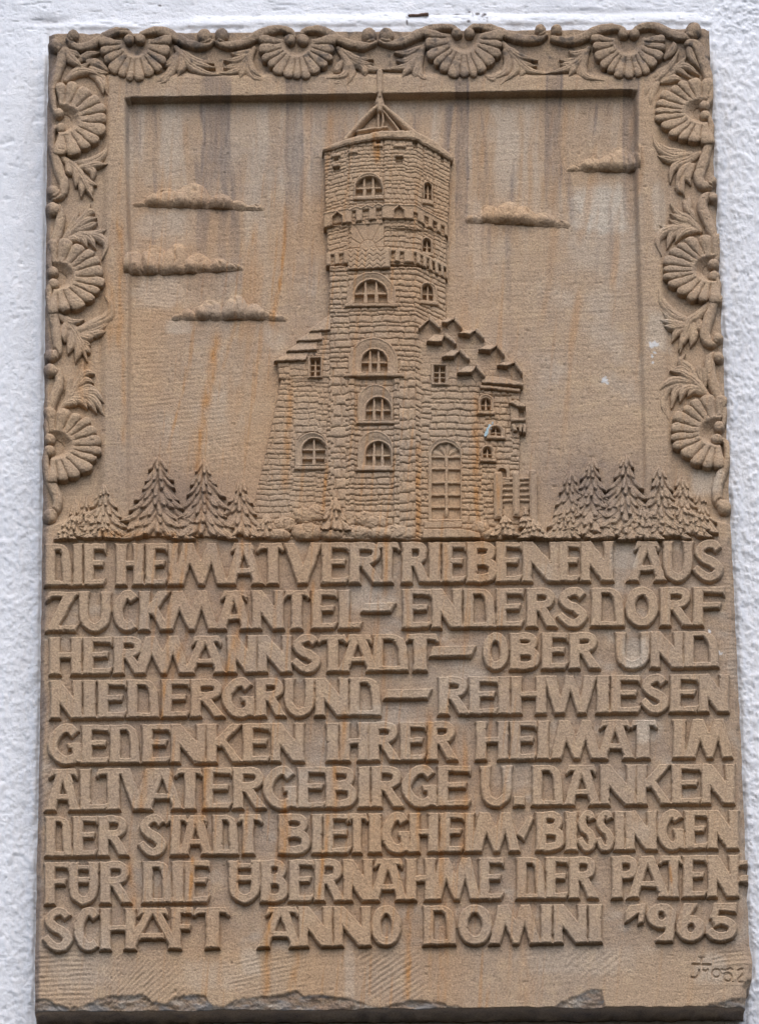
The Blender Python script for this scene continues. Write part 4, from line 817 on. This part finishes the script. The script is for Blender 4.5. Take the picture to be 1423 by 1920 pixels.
def build_tower():
    U, V = patch(598, 250, 856, 1014, .7); u, v = warp(U, V, .6, 500)
    H = np.full(U.shape, -99.0); M = np.zeros(U.shape, bool)
    def add(P, h, k=None):
        nonlocal H, M
        d = poly(u, v, P) if not isinstance(P, np.ndarray) else P
        m = d < 0; H = np.where(m, np.maximum(H, h - 1.6 * ss(-2.2, 0, d)), H); M |= m
    Vs = V - .34 * np.maximum(U - 780, 0) + .16 * np.minimum(U - 654, 0) * (V < 505)
    br1 = bricks(U, Vs, 10.0, 21, 501, 3.2); br2 = bricks(U, Vs, 7.4, 15, 502, 2.4)
    strip_ = ss(3, 0, box(U, V, 666, 712, 737, 1012))
    quo = bricks(U, V, 16, 20, 503, 3.2)
    br = np.where((np.abs(U - 634) < 14) | (np.abs(U - 764) < 15), np.where(V > 690, quo, br1), br1)
    add(TSH, h_shaft(U) + br - 3.0 * strip_)
    add(TMD, h_mid(U) + br2); add(TTP, h_top(U) + br2)
    for x in (654, 719, 794, 813): H = H - 1.9 * np.exp(-((U - x) / 1.5) ** 2) * (V < 500)
    H = H - 1.3 * np.exp(-((U - 779 - .006 * (V - 700)) / 1.3) ** 2) * (V > 600)
    # corbel tables: a band with hanging blocks
    t1 = np.interp(U, [607, 654, 719, 779, 840], [398, 394, 389, 390, 414]); hb = h_top(U) + 4.0
    band = np.maximum(np.maximum(t1 - v, v - t1 - 27), np.maximum(607 - U, U - 840))
    for x0, x1, y0, y1 in ((660, 667, 7, 40), (680, 691, 7, 40), (706, 716, 7, 40), (624, 641, 22, 40), (775, 783, 15, 40), (796, 803, 12, 40), (812, 819, 12, 40), (827, 833, 12, 40)): band = np.maximum(band, -np.maximum(np.abs(u - (x0 + x1) / 2) - (x1 - x0) / 2, np.maximum(t1 + y0 - v, v - t1 - y1)))
    add(band, hb)
    lip = np.maximum(np.abs(v - t1 - 1.5 - (np.abs(np.mod(u - 656, 21) - 10.5) - 5) * .5 * ((U > 654) & (U < 719))) - 2.4, np.maximum(607 - U, U - 840)); add(lip, hb + 1.4)
    t2 = np.interp(U, [611, 654, 730, 779, 838], [472, 470, 469, 471, 494]); hb2 = h_mid(U) + 4.0
    ok = np.maximum(np.maximum(611 - U, U - 839), np.minimum(U - 655, 730 - U)); band = np.maximum(np.maximum(t2 - v, v - t2 - 25), ok)
    for x0, x1 in ((621, 627), (637, 644), (733, 740), (750, 757), (776, 780), (788, 792), (800, 804), (811, 815), (822, 826), (832, 836)): band = np.maximum(band, -np.maximum(np.abs(u - (x0 + x1) / 2) - (x1 - x0) / 2, t2 + 7 - v))
    add(band, hb2)
    for x0, y0 in ((623, 401), (739, 394)):                                   # pointed niches
        n = poly(u, v, [(x0, y0 + 20), (x0, y0 + 7), (x0 + 9, y0), (x0 + 18, y0 + 7), (x0 + 18, y0 + 20)]); H = H - 5 * ss(.8, -1, n) + 1.4 * np.exp(-((n - 1.8) / 1.2) ** 2)
    for a in ((620, 287, 639, 295), (653, 283, 671, 291), (701, 274, 718, 281), (737, 275, 761, 282), (623, 306, 639, 313), (739, 294, 757, 300)):
        add(box(u, v, *a), h_top(U) + 3.2)
    for a in ((626, 296, 634, 300), (626, 313, 637, 321), (742, 300, 755, 309), (706, 264, 714, 273), (774, 264, 782, 282), (826, 288, 832, 301)):
        H = H - 4.5 * ss(.8, -1, box(u, v, *a))
    c = cut(U, V, WT); H = np.where(c < -1.5, H - 14, H)
    c = np.minimum(box(U, V, 658, 421, 720, 468), box(U, V, 652, 468, 732, 508)); H = np.where(c < -2, H - 5, H)
    H = H + grain(U, V, 5)
    T = carve('tower', PLQ, U, V, H, M, 66.0)
    for k, w in enumerate(WT):
        wf = (lambda U, V: h_top(U)) if w[0][3] < 400 else ((lambda U, V: h_mid(U)) if w[0][3] < 480 else (lambda U, V: h_shaft(U) - 3.0 * ss(3, 0, box(U, V, 666, 712, 737, 1012))))
        window(T, w, 0, 520 + k, wf)
    # sunburst panel over a chevron panel
    U, V = patch(655, 418, 723, 471, .6); u, v = warp(U, V, .4, 530); H = h_mid(U) + .4; M = box(u, v, 658, 421, 720, 469) < 0
    r = np.hypot(u - 690, v - 467); a = np.arctan2(467 - v, u - 690)
    H = H - 1.0 * ss(.75, .95, np.cos(a * 12)) * (r > 16) + 1.6 * (r < 14) - 1.0 * np.exp(-((r - 15) / 1.2) ** 2) + grain(U, V, 31) * .6
    carve('sunburst_panel', T, U, V, H, M, 66.0, floor=h_mid(U) - 4)
    U, V = patch(648, 464, 736, 512, .6); u, v = warp(U, V, .6, 531); d = poly(u, v, [(652, 468), (730, 467), (732, 505), (652, 508)])
    zz = np.abs(np.mod(u, 14) - 7); n = np.mod(v - zz * .9, 9.5); H = h_mid(U) + 4.5 - 1.1 * ss(2.2, .4, np.abs(n - 4)) * (U < 722) - 1.5 * ss(-2.5, 0, d) + grain(U, V, 32) * .6
    carve('chevron_panel', T, U, V, H, d < 0, 68.0, floor=h_mid(U) - 8)
    U, V = patch(598, 240, 856, 302, .7); u, v = warp(U, V, 1.0, 532)
    d = poly(u, v, [(604, 273), (651, 260), (713, 249), (775, 247), (813, 260), (850, 286), (848, 295), (818, 281), (780, 266), (727, 263), (675, 270), (605, 281)])
    H = h_top(U) + 5.0 - 2.2 * ss(-4, 0, d) + .8 * fbm(U / 12, V / 8, 533) + grain(U, V, 33); carve('parapet', T, U, V, H, d < 0, 70.0, floor=np.minimum(base(U, V), h_top(U) - 3))
    U, V = patch(640, 120, 790, 262, .7); u, v = warp(U, V, .6, 534); H = np.full(U.shape, -99.0); M = np.zeros(U.shape, bool); bs = base(U, V)
    for P, w, h in (([(712, 136), (712, 160), (712, 182)], [6, 5.5, 6], 64), ([(712, 182), (712, 192), (712, 206)], [7, 10, 7], 62), ([(709, 196), (682, 222), (648, 260)], [5, 6, 6], 60), ([(716, 196), (746, 222), (778, 250)], [5, 6.5, 7], 60), ([(710, 204), (709, 225), (709, 244)], [2.5, 3, 3], 56), ([(716, 204), (718, 225), (717, 240)], [2.5, 3, 3], 56),
                    ([(718, 206), (738, 230), (753, 252)], [3, 3, 3], 57), ([(672, 247), (698, 243), (725, 240)], [4.5, 4.5, 4.5], 62), ([(674, 252), (700, 252), (726, 250)], [6, 6, 6], 56)):
        q, t, W = tube(u, v, P, w); k = q < 1; g = bs + (h - bs) * np.sqrt(np.clip(1 - q ** 2.4 * .9, 0, 1)); H = np.where(k, np.maximum(H, g), H); M |= k
    pan = poly(u, v, [(711, 200), (662, 256), (766, 250)]) < 0; H = np.where(pan, np.maximum(H, bs + 2.5), H); M |= pan
    carve('roof_frame', T, U, V, H + grain(U, V, 34), M, 58.0)
build_tower()

def build_left():
    U, V = patch(464, 584, 626, 1014, .7); u, v = warp(U, V, .7, 540); d = poly(u, v, LAX)
    H = h_left(U, V) + bricks(U, V, 9.5, 19, 541, 2.2) - 1.8 * ss(-2.5, 0, d) + .7 * np.exp(-((V - 711) / 2.0) ** 2) + grain(U, V, 6)
    c = cut(U, V, WL); H = np.where(c < -1.5, H - 14, H)
    A = carve('annex', PLQ, U, V, H, d < 0, 60.0, 'small left wing with stepped eaves and one arched window')
    for k, w in enumerate(WL): window(A, w, 0, 550 + k, h_left)
    for k, P in enumerate(([(620, 588), (582, 619), (579, 625), (620, 622)], [(604, 621), (584, 620), (560, 637), (556, 642), (604, 640)], [(596, 640), (562, 640), (541, 656), (537, 661), (594, 659)], [(580, 660), (545, 660), (519, 672), (513, 679), (574, 677)])):
        b = bounds(P, 4); U, V = patch(*b, .7); u, v = warp(U, V, .7, 560 + k); d = poly(u, v, P)
        lo, hi = b[1] + 4, b[3] - 4
        H = h_left(U, V) + .3 + 5.2 * np.clip((v - lo) / (hi - lo), 0, 1) - 1.4 * ss(-2.2, 0, d) + grain(U, V, k); carve('eave', A, U, V, H, d < 0, 64.0, floor=h_left(U, V) - 3)
build_left()

def blue(U, V):
    b = ss(1.1, .7, np.hypot((U - 915 + (V - 806) * .45) / 4.5, (V - 806) / 14) + .45 * vn(U / 4, V / 4, 571)); z = np.zeros(U.shape)
    return np.stack([.35 * b, b * .9, z, z], -1)

def build_right():
    U, V = patch(772, 594, 984, 1014, .7); u, v = warp(U, V, .7, 570); d = poly(u, v, RAX)
    H = h_right(U, V) + bricks(U, V, 10.5, 21, 572, 3.0) * (.3 + .7 * ss(700, 725, V - (U - 860) * .1)) - 1.8 * ss(-2.5, 0, d) - 1.0 * np.exp(-((U - 895) / 1.6) ** 2) * (V > 740) - 1.2 * ss(896, 899, U) * (V > 740) + grain(U, V, 7)
    c = cut(U, V, WR); c = np.minimum(c, arch(U, V, *DOOR[0])); c = np.minimum(c, arch(U, V, 926, 872, 956, 905)); H = np.where(c < -1.5, H - 14, H)
    A = carve('annex', PLQ, U, V, H, d < 0, 62.0, 'larger right wing with many small dormers and a tall door')
    A2 = A
    for k, w in enumerate(WR):
        o = window(A, w, 0, 580 + k, h_right)
    # blue paint chip sits on the surface beside the middle arched window
    U, V = patch(902, 788, 926, 824, .6); bl = blue(U, V)[..., 1]; carve('paint_chip', A, U, V, h_right(U, V) + 1.9 + grain(U, V, 9), bl > .3, 64.0, 'pale blue flake of paint', floor=h_right(U, V) - 3, paint=blue)
    # tall door
    U, V = patch(798, 818, 872, 984, .65); u, v = warp(U, V, .6, 590); do, di = arch(u, v, *DOOR[0]), arch(u, v, *DOOR[1]); W = h_right(U, V)
    H = W + 1.5 - 1.2 * ss(-6, 0, do) * 0 - 1.4 * ss(-1, -5, do); i = DOOR[1]
    bar = np.abs(u - 837) - 3.0
    for y in (856, 878, 904, 927, 950): bar = np.minimum(bar, np.abs(v - y) - 2.6)
    H = np.where(di < 0, W - 5.5 + 3.8 * ss(1.2, -1.2, bar), H); fan = (di < 0) & (v < 853); H = np.where(fan, W - 4.0 + 1.2 * np.cos(np.arctan2(v - 856, u - 837) * 9), H)
    kn = np.hypot((u - 836) / 5, (v - 962) / 9); H = H + 2.5 * np.sqrt(np.clip(1 - kn ** 2, 0, 1))
    carve('door', A, U, V, H + grain(U, V, 41), do < 0, 64.0, floor=W - 6)
    U, V = patch(922, 868, 960, 910, .65); u, v = warp(U, V, .5, 592); do = arch(u, v, 926, 872, 956, 905); W = h_right(U, V); H = W + 1.5 - 9 * ss(-6, -8, do) + 1.4 * np.exp(-((do + 9.5) / 1.4) ** 2); carve('archway', A, U, V, H + grain(U, V, 42), do < 0, 62.0, floor=W - 9)
    # steps
    for k, P in enumerate(([(795, 980), (866, 979), (866, 992), (795, 994)], [(793, 995), (862, 994), (900, 1002), (902, 1012), (792, 1013)])):
        U, V = patch(*bounds(P, 4), .7); u, v = warp(U, V, .7, 595 + k); d = poly(u, v, P); H = h_right(U, V) + 4 + 2.5 * k - 1.5 * ss(-2.2, 0, d) - .9 * np.exp(-((U - 828 - 6 * k) / 1.2) ** 2) + grain(U, V, 43); carve('step', A, U, V, H, d < 0, 64.0)
    # dormers: a sloped roof, a thin far slope, a sunk gable
    for k, (lx, ly, bx, by, ax, ay, gx, gy, rx, ry) in enumerate(((783, 619, 800, 600, 806, 599, 787, 622, 826, 619), (828, 608, 838, 598, 853, 599, 838, 611, 866, 618), (857, 629, 872, 619, 893, 620, 880, 632, 907, 637), (799, 645, 814, 627, 835, 629, 828, 645, 855, 648), (828, 673, 846, 656, 863, 659, 850, 673, 880, 677), (896, 659, 911, 647, 932, 648, 918, 661, 945, 667), (930, 688, 946, 677, 966, 680, 951, 689, 979, 700), (856, 703, 872, 687, 894, 688, 884, 702, 909, 708))):
        P1 = [(lx, ly), (bx, by), (ax, ay), (gx, gy)]; P2 = [(ax - 2, ay - 1), (ax + 3, ay - 1), (rx + 1, ry - 2), (rx - 1, ry + 3), (ax - 1, ay + 7)]; P3 = [(gx - 1, gy), (ax, ay + 2), (rx - 1, ry), (rx - 6, ry + 14), (gx + 4, gy + 10)]
        U, V = patch(*bounds(P1 + P2 + P3, 4), .65); u, v = warp(U, V, .6, 600 + k); W = h_right(U, V)
        d1, d2, d3 = poly(u, v, P1), poly(u, v, P2), poly(u, v, P3); H = np.full(U.shape, -99.0)
        g3 = W + 3.5 - 5.0 * np.clip((V - ay) / (ry + 14 - ay), 0, 1); H = np.where(d3 < 0, g3, H)
        H = np.where(d1 < 0, np.maximum(H, W + 6.0 + 5.5 * np.clip((v - by) / max(ly - by, 1), 0, 1) - 1.6 * ss(-2, 0, d1)), H); H = np.where(d2 < 0, np.maximum(H, W + 11.0 - 1.4 * ss(-2, 0, d2)), H)
        carve('dormer', A, U, V, H + grain(U, V, k), (d1 < 0) | (d2 < 0) | ((d3 < 0) & (poly(U, V, RAX) < 2)), 68.0, floor=np.where(poly(U, V, RAX) < 0, W, base(U, V)) - 2)
    U, V = patch(894, 706, 986, 742, .65); u, v = warp(U, V, .7, 620); W = h_right(U, V)
    d1 = poly(u, v, [(908, 704), (945, 708), (981, 719), (980, 724), (902, 719)]); d2 = poly(u, v, [(898, 722), (976, 728), (974, 734), (900, 729)])
    H = np.where(d2 < 0, W + 4.5 - 1.2 * ss(-2, 0, d2), -99); H = np.where(d1 < 0, np.maximum(H, W + 4 + 3 * np.clip((v - 706) / 16, 0, 1) - 1.2 * ss(-2, 0, d1)), H)
    carve('cornice', A, U, V, H + grain(U, V, 44), (d1 < 0) | (d2 < 0), 66.0, floor=np.minimum(base(U, V), W - 3))
    # oriel with its little roof and bracketed balcony
    U, V = patch(948, 746, 992, 816, .6); u, v = warp(U, V, .6, 630); W = np.minimum(h_right(U, V), 60); H = np.full(U.shape, -99.0); M = np.zeros(U.shape, bool)
    for P, h in (([(955, 758), (972, 764), (972, 785), (957, 785)], 65), ([(972, 765), (984, 766), (983, 786), (972, 786)], 61.5), ([(957, 785), (985, 784), (985, 791), (958, 792)], 69), ([(959, 791), (985, 790), (984, 802), (961, 800)], 64.5), ([(958, 796), (965, 794), (970, 807), (962, 808)], 66.5), ([(972, 797), (978, 796), (978, 810), (973, 810)], 66.5), ([(980, 795), (986, 796), (986, 811), (980, 811)], 66.5), ([(953, 757), (966, 751), (986, 763), (983, 767), (970, 765)], 71)):
        d = poly(u, v, P); k = d < 0; H = np.where(k, np.maximum(H, h - 1.3 * ss(-2, 0, d)), H); M |= k
    H = H - 4 * ss(.5, -1, box(u, v, 974, 768, 982, 783)); carve('oriel', A, U, V, H + grain(U, V, 45), M, 66.0, floor=np.minimum(base(U, V), W - 3))
    # gate beside the annex
    U, V = patch(918, 874, 1014, 988, .65); u, v = warp(U, V, .7, 640); H = np.full(U.shape, -99.0); M = np.zeros(U.shape, bool)
    def ad(d, h):
        nonlocal H, M
        k = d < 0; H = np.where(k, np.maximum(H, h - 1.4 * ss(-2.2, 0, d)), H); M |= k
    G = ad(poly(u, v, [(940, 892), (995, 888), (996, 950), (984, 966), (962, 976), (944, 966)]), 61.0)
    for y in (897, 906, 917, 928, 938): ad(np.maximum(np.abs(v - y + (u - 960) * .02) - 3.0, np.maximum(940 - u, u - 994)), 64.2)
    GT = carve('gate', PLQ, U, V, H + grain(U, V, 46), M, 64.0)
    for P in ([(925, 886), (929, 883), (938, 883), (942, 886), (942, 972), (926, 974)], [(960, 886), (963, 883), (970, 883), (974, 886), (975, 968), (961, 968)], [(991, 882), (995, 879), (1002, 879), (1006, 882), (1008, 984), (993, 984)]):
        U, V = patch(*bounds(P, 4), .65); u, v = warp(U, V, .7, 650); d = poly(u, v, P); carve('post', GT, U, V, 67.5 - 2.2 * ss(-5, 0, d) + grain(U, V, 47), d < 0, 66.0)
build_right()

# ------------------------------------------------------------------ a rusty iron strip caught in the plaster above the plaque
def build_iron():
    P = [(764, 28), (784, 27), (803, 25.5), (804, 29.5), (786, 31), (766, 32)]
    U, V = patch(758, 20, 810, 38, .5); u, v = warp(U, V, .7, 700); d = poly(u, v, P); M = d < 0
    x, z = plane(U, V, 4.0)
    D = M.copy(); D[1:] |= M[:-1]; D[:-1] |= M[1:]; D[:, 1:] |= D[:, :-1].copy(); D[:, :-1] |= D[:, 1:].copy()
    H = np.where(M, 7.5 + .5 * fbm(U / 5, V / 5, 701) - .8 * ss(-1.2, 0, d), -4)
    ids = np.full(M.shape, -1); k = np.nonzero(D); ids[k] = np.arange(len(k[0]))
    f = D[:-1, :-1] & D[1:, :-1] & D[1:, 1:] & D[:-1, 1:]; i, j = np.nonzero(f)
    q = np.stack([ids[i, j], ids[i + 1, j], ids[i + 1, j + 1], ids[i, j + 1]], 1)
    co = np.stack([x[k], -H[k] / 1000, z[k]], 1); og = co.mean(0)
    o = link_mesh('iron_strip', co, q, IRON, None, {}, og); o.location = og
    tagged(o, 'short dark rusty iron strip caught in the white plaster above the plaque', 'iron strip')
build_iron()
